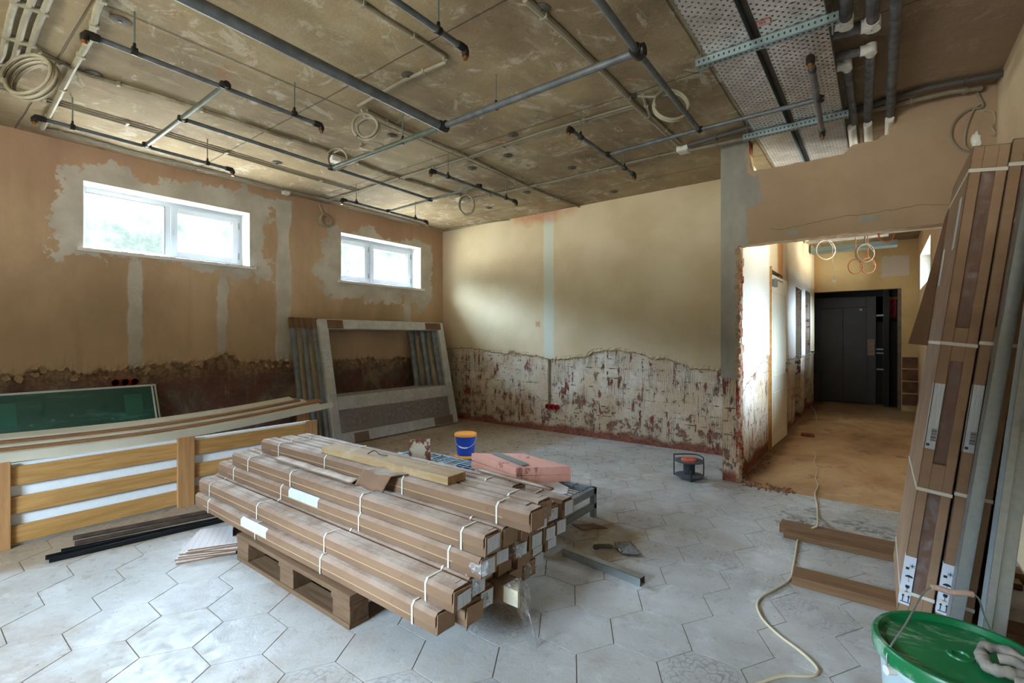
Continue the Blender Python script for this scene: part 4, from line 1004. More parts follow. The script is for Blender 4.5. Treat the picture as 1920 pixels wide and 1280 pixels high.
# ------------------------------------------------------------------ wrapped window frames leaning in the corner
WRAP = Mt('white_wrap', 'c3c5c4', .45); WRAP.col(WRAP.mix(WRAP.st(WRAP.noise(9, 6, .7), .35, .7), 'b6b8b8', 'cdd0d2')); WRAP.bump(WRAP.noise(30, 5), .002); WRAP = WRAP.m
WRAPD = Mt('dirty_wrap', '8b7f6e', .5); WRAPD.col(WRAPD.mix(WRAPD.st(WRAPD.noise(9, 6, .7, vec=WRAPD.sc(1, 1, .3)), .35, .7), '6b6862', 'a39478')); WRAPD.bump(WRAPD.noise(30, 5), .006); WRAPD = WRAPD.m
WRAPB = simple('bluish_wrap', '7f868c', .4, 0, .25, 12, .003)
Hf = 1.50; an = math.asin(.36/Hf)
for i in range(6):
    y0, y1 = 3.10-.045*i, 5.13-.075*i; xb = -4.955-.052*i; tilt = math.asin((.328-.0122*i+(.005 if i else 0))/Hf)
    lb = ['white wrapped window frame, frontmost of the frames leaning in the corner', 'wrapped window frame leaning second from the front in the corner', 'wrapped window frame leaning third from the front in the corner', 'wrapped window frame leaning fourth from the front in the corner', 'wrapped window frame leaning fifth from the front in the corner', 'wrapped window frame leaning nearest the wall in the corner'][i]
    o = thing('wrapped_frame', lb, 'window frame', (xb, (y0+y1)/2, 0), group='wrapped window frames')
    M = Matrix.Translation((xb, 0, .006)) @ Matrix.Rotation(-tilt, 4, 'Y')
    w = .12; t = .026 if i == 0 else .018; mt_ = WRAP if i == 0 else (WRAPD, WRAPB)[i % 2]  # rear frames alternate dirty and bluish wrap to paint their light-dark shading
    mb = MB(); mb.box(-t, t, y0, y0+w, 0, Hf, M); mb.box(-t, t, y1-w, y1, 0, Hf, M); mb.box(-t, t, y0+w, y1-w, Hf-w, Hf, M); mb.box(-t, t, y0+w, y1-w, 0, .13, M)
    mb.box(-t, t, y0+w, y1-w, .40, .56, M); mb.build('frame', mt_, o, bevel=.008)
    if i == 0:
        mb = MB(); mb.box(-.008, .008, y0+w, y1-w, .13, .40, M); mb.build('lower_pane', simple('wrapped_pane', '77716c', .3, 0, .1, 5), o)
        for (a, b, c_, d_) in ((y0+w-.01, y0+w+.20, Hf-.115, Hf-.01), (y1-.36, y1-.06, Hf-.11, Hf-.012), (y1-.46, y1-.10, .01, .125), (y0+.28, y0+.48, .005, .11)):
            mb = MB(); mb.box(t, t+.004, a, b, c_, d_, M); g_ = mb.build('cardboard_pad', CARD2, o); g_['label'] = 'brown cardboard pad'
        mb = MB(); mb.box(t, t+.002, y0+.01, y0+w-.01, .86, 1.13, M); g_ = mb.build('paper_label', LABX, o); g_['label'] = 'printed white paper label'
        mb = MB(); rows = [[M @ Vector((t+.008+.010*fbm(a*6, b*7, 3), y0+.02+(y1-y0-.04)*a/40, .0+.60*b/20)) for b in range(21)] for a in range(41)]; mb.sheet(rows); mb.build('film', FILMW, o, smooth=True)
    else:
        mb = MB(); mb.box(-t-.004, t+.004, y0-.008, y0+.07, Hf-.12, Hf+.008, M); mb.build('corner_pad', CARD2, o, bevel=.006)
# ------------------------------------------------------------------ bars, tiles, offcuts on the floor at the left
DK = simple('dark_steel_bar', '1e1f21', .4, .6, .3, 12); DB = simple('rusty_bar', '4a3a30', .6, .3, .3, 12)
for i, (p0, p1, m_, nm) in enumerate((((135, 1044), (455, 965), DK, 'grey edged'), ((92, 1054), (430, 975), DK, 'black'), ((140, 1022), (420, 963), DB, 'rusty brown'), ((115, 1037), (440, 970), DK, 'longest black'), ((137, 1012), (400, 960), DB, 'thin brown'), ((85, 1050), (300, 1000), DK, 'short black'))):
    a, b = G(*p0), G(*p1); an = math.atan2(b.y-a.y, b.x-a.x); M = Matrix.Translation((a.x, a.y, .001+.001*i)) @ Matrix.Rotation(an, 4, 'Z')
    mb = MB(); L_ = (b-a).length; mb.box(0, L_, -.016, .016, 0, .004, M); mb.box(0, L_, -.016, -.012, 0, .026, M)
    tag(mb.build('steel_bar', m_), '%s steel angle bar lying on the floor before the crate' % nm, 'bar', 'steel bars by the crate')
GRID = Mt('gridded_board', rough=.5); gx = GRID.ma('ABSOLUTE', GRID.ma('SUBTRACT', GRID.ma('FRACT', GRID.ma('MULTIPLY', GRID.xyz(0), 30)), .5)); gy = GRID.ma('ABSOLUTE', GRID.ma('SUBTRACT', GRID.ma('FRACT', GRID.ma('MULTIPLY', GRID.xyz(1), 30)), .5))
GRID.col(GRID.mix(GRID.ma('MULTIPLY', GRID.ma('GREATER_THAN', GRID.ma('MAXIMUM', gx, gy), .45), .6), 'cfc9c8', 'a48d90')); GRID = GRID.m
for i in range(6):
    a = (-.02+.012*(i % 3))*(1 if i % 2 else -1); cx, cy = -3.15+.006*i, 1.17+.012*i
    o = thing('flooring_tile', 'square board with a gridded face, %s in the small stack by the pallet' % ['lowest', 'second lowest', 'third lowest', 'third from the top', 'second from the top', 'topmost'][i], 'tile', (cx, cy, .001+i*.0115), (0, 0, -.55+a*6), 'gridded boards in a stack')
    mb = MB(); mb.box(-.15, .15, -.15, .15, 0, .0085); mb.build('core', CARD2, o, local=True)
    mb = MB(); mb.box(-.149, .149, -.149, .149, .0087, .0108); mb.build('face', GRID, o, local=True)
c = G(422, 985, .07); M = Matrix.Translation((-3.13, 1.33, .075)) @ Matrix.Rotation(-.5, 4, 'Z')
mb = MB(); mb.box(-.12, .12, -.03, -.028, 0, .04, M); mb.box(-.12, .12, -.03, .03, 0, .002, M); tag(mb.build('profile_offcut', GALV), 'short galvanised profile offcut on the stack of square boards', 'profile')
# ------------------------------------------------------------------ timbers on the right and the cord
for (x0, x1, y0, y1, z0, z1, l) in ((-.355, .58, 2.79, 2.925, 0, .045, 'brown timber nearest the camera under the tall cartons'), (-.515, .58, 3.50, 3.61, 0, .052, 'brown timber under the far end of the tall cartons'), (-.48, .56, 3.415, 3.495, 0, .030, 'thin timber lying against the far timber')):
    mb = MB(); mb.box(x0, x1, y0, y1, z0, z1, Matrix.Rotation(0, 4, 'Z')); tag(mb.build('timber', BEAM, bevel=.003), l, 'timber')
pp = [(1511, 757), (1527, 768), (1531, 790), (1525, 806), (1529, 820), (1524, 832), (1531, 850), (1527, 866), (1533, 880), (1529, 896), (1534, 910), (1528, 925), (1532, 945), (1533, 966)]
P = [G(x, y, .006) for x, y in pp]+[G(1533, 984, .058), G(1527, 988, .058), G(1508, 998, .02), G(1497, 1010, .006), G(1493, 1030, .006), G(1488, 1060, .006)]
P += [G(x, y, .006) for x, y in [(1481, 1086), (1455, 1103), (1428, 1119), (1420, 1135), (1430, 1160), (1460, 1190), (1500, 1220), (1525, 1243), (1534, 1258), (1520, 1267), (1470, 1267), (1430, 1278), (1405, 1292), (1380, 1330)]]
mb = MB(); mb.tube(smooth_path(P, 6), .0055, 8); tag(mb.build('power_cord', simple('cord_white', 'c9b99a', .5), smooth=True), 'cream power cord winding from the corridor across the tiles', 'cord')
# ------------------------------------------------------------------ tall cartons leaning on the right wall
FILMS = m_film('shrink_film', .12, .05)
PANELW = m_wood('door_panel', '6f4630', '80543a', 'z', False, .35)
def flatsym(mb, M, kind, x, z, s):
    """packing symbols as small flat shapes in the label plane (local x,z)"""
    def bx(a, b, c, d): mb.box(x+a*s, x+b*s, -.0024, -.0016, z+c*s, z+d*s, M)
    if kind == 'up':
        for q in (-.28, .28): bx(q-.05, q+.05, -.45, .2); mb.prism([(x+(q-.17)*s, z+.2*s), (x+(q+.17)*s, z+.2*s), (x+q*s, z+.48*s)], .0016, .0024, M @ Matrix.Rotation(PI/2, 4, 'X'))
        bx(-.5, .5, -.58, -.48)
    if kind == 'glass':
        mb.prism([(x+.22*s*math.cos(a), z+.22*s+.2*s*math.sin(a)) for a in [PI+k*PI/8 for k in range(9)]]+[(x+.2*s, z+.45*s), (x-.2*s, z+.45*s)], .0016, .0024, M @ Matrix.Rotation(PI/2, 4, 'X'))
        bx(-.03, .03, -.4, .05); bx(-.2, .2, -.45, -.38)
    if kind == 'umbrella':
        mb.prism([(x+.4*s*math.cos(a), z+.1*s+.3*s*math.sin(a)) for a in [k*PI/8 for k in range(9)]], .0016, .0024, M @ Matrix.Rotation(PI/2, 4, 'X'))
        bx(-.02, .02, -.4, .1); bx(-.02, .14, -.45, -.40)
    if kind == 'sun':
        bx(-.45, -.1, -.4, -.1); 
        for q in range(3): mb.box(-.03*s, .03*s, -.0024, -.0016, -.3*s, .3*s, M @ Matrix.Translation((x+.15*s, 0, z+.15*s)) @ Matrix.Rotation(q*1.05, 4, 'Y'))
INK = simple('black_ink', '1b1d24', .6); LABZ = m_print('label_print_tall', 0, 'cfd4dc', '5a6070', 1.1); LABP = simple('label_paper', 'd3d9e4', .5)
def tall_carton(i, x, lean, T, label, H=2.0, D=.70, Y=2.70, zb=.047, labels=True, flap=False):
    o = thing('tall_carton', label, 'carton', (x, Y, zb), (0, lean, 0), 'tall cartons leaning on the wall')
    fw = .036
    mb = MB()   # cardboard casing: left face, right face, back, corner flanges on the near edge
    mb.box(0, .004, 0, D, 0, H); mb.box(T-.004, T, 0, D, 0, H); mb.box(0, T, D-.004, D, 0, H)
    mb.box(0, fw, 0, .004, 0, H); mb.box(T-fw*.9, T, 0, .004, 0, H); mb.box(fw, T-fw*.9, .003, .006, H-.09, H); mb.box(fw, T-fw*.9, .003, .006, 0, .10); mb.box(fw, T-fw*.9, .003, .006, .55, .68); mb.box(fw, T-fw*.9, .003, .006, 1.12, 1.26)
    mb.box(0, T, 0, D, 0, .004); mb.box(0, T, 0, D, H-.004, H); mb.build('casing', CARD3, o, local=True, bevel=.0015)
    mb = MB(); mb.box(fw*.8, T-fw*.7, .012, D-.02, .02, H-.02); mb.build('panel', PANELW, o, local=True)
    mb = MB(); mb.add([(fw, .0085, .1), (T-fw*.9, .0085, .1), (T-fw*.9, .0085, H-.09), (fw, .0085, H-.09)], [(0, 1, 2, 3)]); mb.build('film', FILMS, o, local=True)
    for z in (1.90, 1.19, .56, .10):
        mb = MB(); s = .007
        for a in ((-.0015, 0, -.0015, D), (-.0015, T, -.0015, 0)): pass
        mb.box(-.0018, .0, -.0018, D, z-s, z+s); mb.box(0, T, -.0018, .0, z-s+.001, z+s+.001); mb.box(T, T+.0018, -.0018, D, z-s, z+s); mb.build('strap', STRAP, o, local=True)
    if labels:
        mb = MB(); mb.box(.003, fw*.98, -.0016, -.0002, .74, 1.02); mb.box(-.0016, -.0002, 0, .02, .74, 1.02); g = mb.build('spec_label', LABZ, o, local=True); g['label'] = 'white printed specification label'
        mb = MB()
        for q in range(12): mb.box(.016, .034, -.0022, -.0016, .775+q*.0045, .775+q*.0045+(.002 if q % 3 else .003))
        mb.lathe([(.001, 0), (.006, 0)], n=14, M=Matrix.Translation((.011, -.0020, .757)) @ Matrix.Rotation(PI/2, 4, 'X'), cap=False)
        mb.build('barcode', INK, g, local=True)
        M = Matrix.Identity(4)
        mb = MB(); mb.box(-.001, fw*1.02, -.0016, -.0002, .045, .26); mb.box(-.0016, -.0002, -.001, .022, .05, .265); g = mb.build('symbol_label', LABP, o, local=True); g['label'] = 'white label with black packing symbols'
        for kd, zz in (('up', .075), ('glass', .118), ('umbrella', .165), ('sun', .215)): mb = MB(); flatsym(mb, Matrix.Identity(4), kd, .021, zz, .034); mb.build('packing_symbol', INK, g, local=True)
    if flap:
        mb = MB(); rows = [[Vector((-.002-.075*b/6*(1-a/20)**.5*(.3+.7*(1-a/20)), D-.02+.05*b/6, 1.17+.72*a/20)) for b in range(7)] for a in range(21)]; mb.sheet(rows); mb.build('flap', CARD2, o, local=True, solid=.004)
        for q in ((.10, .17, 1.60, 1.82), (.52, .60, 1.48, 1.66)): mb = MB(); mb.box(-.002, -.0004, *q); g = mb.build('face_label', LABX, o, local=True); g['label'] = 'white printed label on the broad face'
    return o
tall_carton(0, .058, .122, .112, 'tall brown carton leaning on the wall, nearest the corridor opening', flap=True)
tall_carton(1, .181, .118, .112, 'tall brown carton leaning on the wall, behind the first and beside the steel stud')
tall_carton(2, .335, .110, .050, 'tall brown carton leaning on the wall, nearest the right wall', labels=False, Y=2.72)
mb = MB(); crumple(mb, (.32, 2.78, 2.075), .02, 8, 4, (.8, .8, 1.8), .6); tag(mb.build('tape_scrap', PVCW, smooth=True), 'wad of white tape on top of the first tall carton', 'tape')
# steel profiles leaning in front of the cartons
def lean_prof(name, lb, x0, y, W, dd, slope, H):
    o = Matrix.Translation((x0, y, .0)) @ Matrix.Rotation(math.atan(slope), 4, 'Y') @ Matrix.Rotation(.12, 4, 'Z')
    mb = MB(); mb.box(0, W, 0, .0015, 0, H, o); mb.box(0, .0015, 0, dd, 0, H, o); mb.box(W-.0015, W, 0, dd, 0, H, o)
    mb.box(.002, .008, -.0006, .001, 0, H, o); tag(mb.build(name, GALV), lb, 'profile')
lean_prof('steel_stud', 'narrow galvanised stud leaning upright in front of the tall cartons', .205, 2.60, .042, .04, .125, 2.35)
lean_prof('steel_track', 'wide galvanised channel leaning upright nearest the right edge', .288, 2.50, .026, .05, .10, 2.3)
lean_prof('steel_track', 'ribbed galvanised channel leaning between the stud and the wall', .319, 2.53, .040, .04, .095, 2.25)
# ------------------------------------------------------------------ green lidded bucket in the near right corner
bx_, by_, zl, r = .173, 1.77, .405, .192
GREEN = Mt('green_plastic', '0f6b3c', .35); GREEN.col(GREEN.mix(GREEN.ma('MULTIPLY', GREEN.st(GREEN.noise(5, 7, .7, vec=GREEN.sc(1, 2.2, 1, rot=(0, 0, .6)), dist=.6), .53, .66), .8), GREEN.mix(GREEN.noise(4), '0c6236', '148048'), '9fb5a4')); GREEN = GREEN.m
o = thing('paint_bucket', 'white paint bucket with a dusty green lid and wire handle', 'bucket', (bx_, by_, 0))
mb = MB(); mb.lathe([(r*.80, 0), (r*.90, zl*.82), (r*.94, zl*.86), (r*.94, zl*.95)], (bx_, by_, 0), 48); mb.build('body', simple('bucket_white', 'b9cbd0', .35, 0, .08, 5), o, smooth=True)
mb = MB(); mb.lathe([(r*.95, zl-.040), (r*1.0, zl-.040), (r*1.01, zl-.008), (r*.985, zl), (r*.93, zl), (r*.915, zl-.018), (r*.84, zl-.020), (r*.83, zl-.016), (.03, zl-.015), (.028, zl-.011), (.018, zl-.011), (.016, zl-.016), (.001, zl-.016)], (bx_, by_, 0), 64); mb.build('lid', GREEN, o, smooth=True)
mb = MB(); C0 = Vector((bx_, by_, 0)); hz = zl-.055
# handle pivots on the left-near and right-far sides, standing half up
u1 = (RT[0]*.70+FW[0]*-.71, RT[1]*.70+FW[1]*-.71); U = Vector((.62, .10, 0)).normalized()
A = Vector((.055-.0, 1.615, hz)); 
A = G(1705, 1256, hz); Bp = G(1876, 1208, hz)
d = A-C0; d.z = 0; A = C0+d.normalized()*r*1.02+Vector((0, 0, hz)); d = Bp-C0; d.z = 0; Bp = C0+d.normalized()*r*1.02+Vector((0, 0, hz))
mid = Vector((.165, 1.86, .52))
Pn = smooth_path([A, A+Vector((.0, .01, .045)), A*.60+mid*.40+Vector((-.02, 0, .03)), mid+Vector((-.055, -.01, -.004)), mid, mid+Vector((.05, .01, .002)), Bp*.55+mid*.45+Vector((.02, 0, .03)), Bp+Vector((0, 0, .04)), Bp], 6)
mb.tube(Pn, .0024, 8); hd = mb.build('handle', GALV, o, smooth=True)
mb = MB(); mb.tube(Pn[19:30], .008, 10); mb.build('grip', simple('dirty_grip', 'bb9c8d', .6, 0, .2, 40), hd, smooth=True)
for q in (A, Bp): mb = MB(); mb.cyl(q-(q-C0-Vector((0, 0, hz))).normalized()*.02, q+(q-C0-Vector((0, 0, hz))).normalized()*.006, .012, 12); mb.build('lug', PVCW, o, smooth=True)
mb = MB(); ll = Vector((-.62, -.78, 0)); 
for k in range(7):
    a0 = math.atan2(-1, -.35)+(k-3)*.07; a1 = a0+.06
    rr = r*.885; mb.add([(bx_+rr*math.cos(a0), by_+rr*math.sin(a0), .15), (bx_+rr*math.cos(a1), by_+rr*math.sin(a1), .15), (bx_+rr*1.02*math.cos(a1), by_+rr*1.02*math.sin(a1), .29), (bx_+rr*1.02*math.cos(a0), by_+rr*1.02*math.sin(a0), .29)], [(0, 1, 2, 3)])
g = mb.build('printed_band', simple('green_band', '1f7f58', .4), o); g['label'] = 'green printed band'
mb = MB(); gc = Vector((.262, 1.735, zl-.012))
RAG = simple('work_glove', '8d857b', .9, 0, .35, 18, .006)
mb.tube(smooth_path([gc+Vector(v) for v in ((-.05, .01, .02), (-.045, .045, .03), (-.01, .055, .035), (.03, .03, .033), (.05, -.01, .03), (.06, -.05, .02))], 6), [.013+.003*math.sin(k) for k in range(31)], 10)
mb.tube(smooth_path([gc+Vector(v) for v in ((-.05, .01, .018), (-.04, -.03, .018), (-.005, -.03, .022), (.03, -.02, .02), (.065, -.03, .018))], 6), [.014+.002*math.sin(k*1.7) for k in range(25)], 10)
mb.tube(smooth_path([gc+Vector(v) for v in ((-.02, .01, .03), (.01, .005, .036), (.04, -.035, .03), (.05, -.07, .016))], 6), [.012]*19, 10)
mb.tube(smooth_path([gc+Vector(v) for v in ((.0, -.045, .014), (.025, -.05, .016), (.045, -.075, .012))], 6), [.010]*13, 10)
tag(mb.build('work_glove', RAG, smooth=True), 'twisted dirty grey glove lying on the green bucket lid', 'glove')

# ------------------------------------------------------------------ sprinkler pipework under the ceiling
ZP = 2.725
o = thing('sprinkler_pipework', 'grey steel sprinkler pipework with black fittings hung on rods under the ceiling', 'pipework', (-3, 2, ZP))
def pipe(a, b, r=.0135, m=PIPE, z=ZP, ext0=0, ext1=0, za=None, zb=None):
    A, B = G(*a, za or z), G(*b, zb or z); d = (B-A).normalized(); mb = MB(); mb.cyl(A-d*ext0, B+d*ext1, r, 12); mb.build('pipe', m, o, smooth=True); return A, B
def ball(p, d=None, r=.021, L=.026):
    mb = MB(); d = d or Vector((0, 1, 0)); mb.tube([p-d*L, p-d*L*.7, p+d*L*.7, p+d*L], [r*.9, r, r, r*.9], 12)
    mb.tube([p, p+d.cross(Vector((0, 0, 1)))*L], [r*.95, r*.95], 12); mb.build('tee', FIT, o, smooth=True)
def drop(p, d):
    mb = MB(); q = p+d*.0
    mb.tube([p-d*.03, p-d*.005, p+d*.018, p+d*.026+Vector((0, 0, -.012)), p+d*.027+Vector((0, 0, -.035))], [.019, .021, .021, .020, .018], 12); e = mb.build('elbow', FIT, o, smooth=True)
    mb = MB(); b = p+d*.027; mb.cyl(b+Vector((0, 0, -.034)), b+Vector((0, 0, -.052)), .012, 10); mb.build('outlet', BRASS, e, smooth=True)
def rod(px_, py_, z=ZP, top=CEIL):
    p = G(px_, py_, z); mb = MB(); mb.cyl(p, Vector((p.x, p.y, top)), .0042, 8); mb.build('hanger_rod', ROD, o, smooth=True)
    mb = MB(); mb.lathe([(.020, -.012), (.0205, .012)], n=16, M=Matrix.Translation(p) @ Matrix.Rotation(PI/2, 4, 'X')); mb.box(p.x-.006, p.x+.006, p.y-.006, p.y+.006, p.z+.014, p.z+.04); mb.build('clamp', FIT, o, smooth=True)
YD = Vector((0, 1, 0)); XD = Vector((1, 0, 0))
A, B = pipe((75, 222), (430, 317)); drop(A, -YD); drop(B, YD); rod(136, 238); rod(389, 306); ball(G(275, 272, ZP))
A, B = pipe((172, 68), (596, 233)); drop(A, -YD); drop(B, YD); rod(252, 96); rod(552, 213); ball(G(422, 160, ZP))
pipe((275, 272), (422, 160), .0155, PIPEG); ball(G(342, 223, ZP))
pipe((342, 223), (808, 374)); ball(G(622, 315, ZP), r=.024); ball(G(806, 374, ZP))
A, B = pipe((622, 315), (830, 237), .019, PIPEG); pipe((830, 237), (1195, 97), .021); ball(G(830, 237, ZP), r=.034, L=.04); ball(G(1195, 97, ZP), r=.034, L=.04); rod(755, 265); rod(930, 200)
A, B = pipe((350, -3), (826, 236), .030, ext0=.5)
A, B = pipe((1123, 0), (1195, 97), .019, ext0=.5); pipe((1195, 97), (1310, 243), .017)
pipe((1536, 186), (1310, 243), .015); pipe((1310, 243), (1140, 290), .015); ball(G(1310, 243, ZP)); ball(G(1140, 290, ZP))
A, B = pipe((1070, 243), (1187, 326)); drop(A, -YD); drop(B, YD); rod(1089, 257); rod(1171, 315)
A, B = pipe((812, 321), (965, 377)); drop(A, -YD); drop(B, YD); rod(840, 331); rod(949, 371); pipe((898, 349), (806, 374), .012, PIPEG); ball(G(898, 349, ZP))
A, B = pipe((645, 375), (798, 415)); drop(A, -YD); drop(B, YD); rod(668, 380); rod(779, 409); pipe((729, 396), (806, 374), .012, PIPEG); ball(G(729, 396, ZP))
A, B = pipe((740, 0), (866, 88), .015, ext0=.4); drop(B, YD); rod(822, 57)
A, B = pipe((1520, 112), (1541, 245), .017); drop(A, -YD); drop(B, YD); ball(G(1536, 186, ZP)); rod(1523, 130)
# ------------------------------------------------------------------ conduits clipped to the ceiling
def conduit(label, pts, r=.010, m=CONDUIT, z=CEIL-.012, clips=True, n=1, gap=.026, name='ceiling_conduit'):
    P = [G(x, y, z) if len(q) == 2 else Vector(q) for q in pts for (x, y) in [q[:2]]]
    c = thing(name, label, 'conduit', tuple(P[0]))
    for k in range(n):
        d = (P[1]-P[0]).normalized(); s = d.cross(Vector((0, 0, 1)))*gap*k
        mb = MB(); mb.tube([p+s for p in P], r, 8); mb.build('tube', m, c, smooth=True)
    if clips:
        for a, b in zip(P, P[1:]):
            L_ = (b-a).length; q = max(1, int(L_/.55)); d = (b-a).normalized(); s = d.cross(Vector((0, 0, 1)))
            for j in range(q):
                p = a+(b-a)*((j+.5)/q); mb = MB(); M = Matrix.Translation((p.x, p.y, p.z)) @ Matrix.Rotation(math.atan2(d.y, d.x), 4, 'Z')
                mb.box(-.010, .010, -r-.004-(gap*(n-1) if n > 1 else 0), r+.004, -r-.003, .011, M); mb.build('clip', m, c, bevel=.002)
    return c
conduit('pale conduit running over the left ceiling towards the window wall', [(200, -25), (182, 20), (172, 68), (134, 134), (80, 240)], .017, CONDUITL)
conduit('ribbed conduit running from the big left coil along the ceiling', [(76, 98), (154, 137), (285, 175), (460, 233), (612, 283)], .0125, HOSE)
conduit('double conduit line running under the left ceiling towards the junction box', [(-40, 150), (0, 166), (155, 210), (310, 254), (515, 315), (672, 360)], .008, n=2, gap=.05)
conduit('double conduit line in the angle of the ceiling and the window wall', [(75, 241), (150, 258), (247, 285), (395, 321), (532, 357), (640, 381)], .009, n=2, gap=.035)
conduit('conduit in the wall angle above the far window', [(640, 381), (720, 401), (832, 432)], .007, z=CEIL-.01)
conduit('conduit in the ceiling angle along the back wall', [(836, 431), (930, 415), (1032, 404)], .007, z=CEIL-.01)
conduit('bent conduit crossing the middle of the ceiling', [(650, -14), (711, 27), (833, 103), (836, 116), (756, 151), (672, 198)], .012)
conduit('conduit running from the knotted coil to the back wall', [(688, 207), (760, 245), (852, 282), (883, 296), (1000, 354), (1092, 390)], .012)
conduit('long conduit crossing the whole ceiling', [(612, 378), (677, 359), (760, 333), (883, 296), (1017, 251), (1192, 200)], .010, n=2, gap=.03)
conduit('conduit dropping diagonally to the far coil', [(612, 283), (722, 325), (852, 364), (868, 368)], .012, HOSE)
conduit('double conduit leading to the corner junction box', [(880, 375), (1058, 337), (1200, 302), (1272, 286)], .009, n=2, gap=.028)
conduit('wide conduit running towards the partition column', [(985, -2), (1052, 58), (1165, 168), (1190, 196), (1235, 236), (1270, 270)], .019)
conduit('second conduit running beside the wide one to the junction box', [(1205, 178), (1218, 215), (1275, 268)], .012, CONDUITL)
conduit('thick cable bundle along the top of the partition', [(1290, 272), (1400, 240), (1600, 205), (1740, 165), (1884, 137)], .022, simple('dark_conduit', '4f4a46', .6), n=1, z=2.90)
conduit('second cable bundle along the top of the partition', [(1290, 282), (1400, 258), (1640, 205), (1780, 172), (1840, 165)], .018, CONDUIT, n=1, z=2.89)
conduit('three pale conduits in the top left corner, running to the wall', [(40, -30), (20, 30), (5, 100), (-10, 130)], .016, CONDUITL, n=3, gap=.05)
# coils of conduit hanging from the ceiling
def coil(label, c, r, n, tube_r, tilt, m=HOSE, drop_to=None, wob=.12, up=None, sq=1.0):
    c = Vector(c); mb = MB(); P = []
    N = int(28*n)
    for k in range(N+1):
        a = 2*PI*k/28+PI/2; q = 1+wob*fbm(k*.05, c.x, 0)
        P.append(c+Vector(tilt[0])*r*q*math.cos(a)*sq+Vector(tilt[1])*r*q*math.sin(a)+Vector(tilt[0]).cross(Vector(tilt[1])).normalized()*tube_r*2.2*((k/28)-n/2))
    if up: P = [Vector(up)]+[Vector(up)*.5+P[0]*.5+Vector((0, 0, -.01))]+P
    Q = smooth_path(P, 4); mb.tube(Q, [tube_r*(1.0 if k % 2 else .84) for k in range(len(Q))], 8); return tag(mb.build('conduit_coil', m, smooth=True), label, 'coil')
def vis(c): return Vector(c)
RTv = Vector(RT+(0,)); Zv = Vector((0, 0, 1))
p = G(60, 146, 2.76); coil('big coil of ribbed conduit hanging in the top left corner', p, .135, 3.3, .011, (RTv, (Zv*.96+Vector(FW+(0,))*.28).normalized()), up=G(76, 98, CEIL-.012))
p = G(686, 240, 2.78); coil('knotted coil of conduit hanging from the middle of the ceiling', p, .085, 2.4, .010, (RTv, Zv), up=G(678, 205, CEIL-.02), wob=.8)
p = G(690, 285, 2.75); coil('loop of conduit trailing below the knotted coil', p+Vector((0.05, 0, .03)), .09, 1.2, .010, (RTv, (Zv*.45-RTv*.5+Vector(FW+(0,))*.5).normalized()), wob=.4)
p = G(633, 298, 2.80); coil('small coil of conduit above the long sprinkler pipe', p, .085, 2.2, .009, (RTv, Zv), up=G(614, 285, CEIL-.01))
p = G(875, 384, 2.79); coil('coil of conduit hanging near the back wall', p, .115, 2.6, .011, (RTv, Zv), up=G(868, 368, CEIL-.01), wob=.1, sq=.75)
p = Vector((LW+.03, 3.33, 2.71)); coil('small coil of conduit hanging on the window wall between the windows', p, .075, 2.5, .009, (Vector((0, 1, 0)), Zv), up=(LW+.03, 3.24, 2.9), wob=.6)
p = G(1258, 198, 2.79); coil('round coil of pale conduit hanging near the cable trays', p, .115, 2.3, .009, (RTv, (Zv*.95+Vector(FW+(0,))*.3).normalized()), CONDUITL, up=G(1195, 180, CEIL-.01), wob=.08)
# junction boxes and anchors
def jbox(p, s, label):
    b = thing('junction_box', label, 'junction box', tuple(p)); x, y, z = p
    mb = MB(); mb.box(x-s, x+s, y-s, y+s, CEIL-.04, CEIL-.001); mb.build('housing', PVCW, b, bevel=.004)
    mb = MB(); mb.box(x-s*.9, x+s*.9, y-s*.9, y+s*.9, CEIL-.046, CEIL-.04); mb.build('cover', PVCW, b, bevel=.002)
jbox(G(1282, 276, CEIL), .05, 'grey junction box near the top of the grey column')
jbox(G(863, 371, CEIL), .045, 'pale junction box above the coil near the back wall')
jbox(G(626, 294, CEIL), .045, 'pale junction box by the small coil')
jbox(G(536, 362, CEIL-.03), .035, 'small junction box at the top of the window wall')
AN = simple('anchor_grey', '55504a', .7); nm = ['by the top left pipe', 'beside the big left coil', 'above the first window', 'by the top edge in the middle', 'by the bent conduit', 'behind the long sprinkler pipe', 'in the centre of the ceiling', 'right of the centre', 'near the back coil', 'nearest the far corner', 'left of the hanging pipe', 'near the knotted coil', 'in front of the back wall', 'by the wide conduit']
for (x, y), l in zip([(225, 36), (175, 137), (519, 304), (1015, 15), (766, 140), (962, 252), (952, 291), (1072, 314), (987, 360), (917, 389), (885, 315), (735, 254), (1151, 359), (1184, 180)], nm):
    p = G(x, y, CEIL); b = thing('ceiling_anchor', 'grey metal anchor plate on the ceiling %s' % l, 'anchor', tuple(p))
    mb = MB(); mb.lathe([(.001, -.001), (.042, -.002), (.045, -.006), (.02, -.012), (.001, -.012)], tuple(p), 18); mb.build('plate', AN, b, smooth=True)
    mb = MB(); mb.lathe([(.009, -.011), (.009, -.016)], tuple(p), 6); mb.build('bolt', FIT, b)
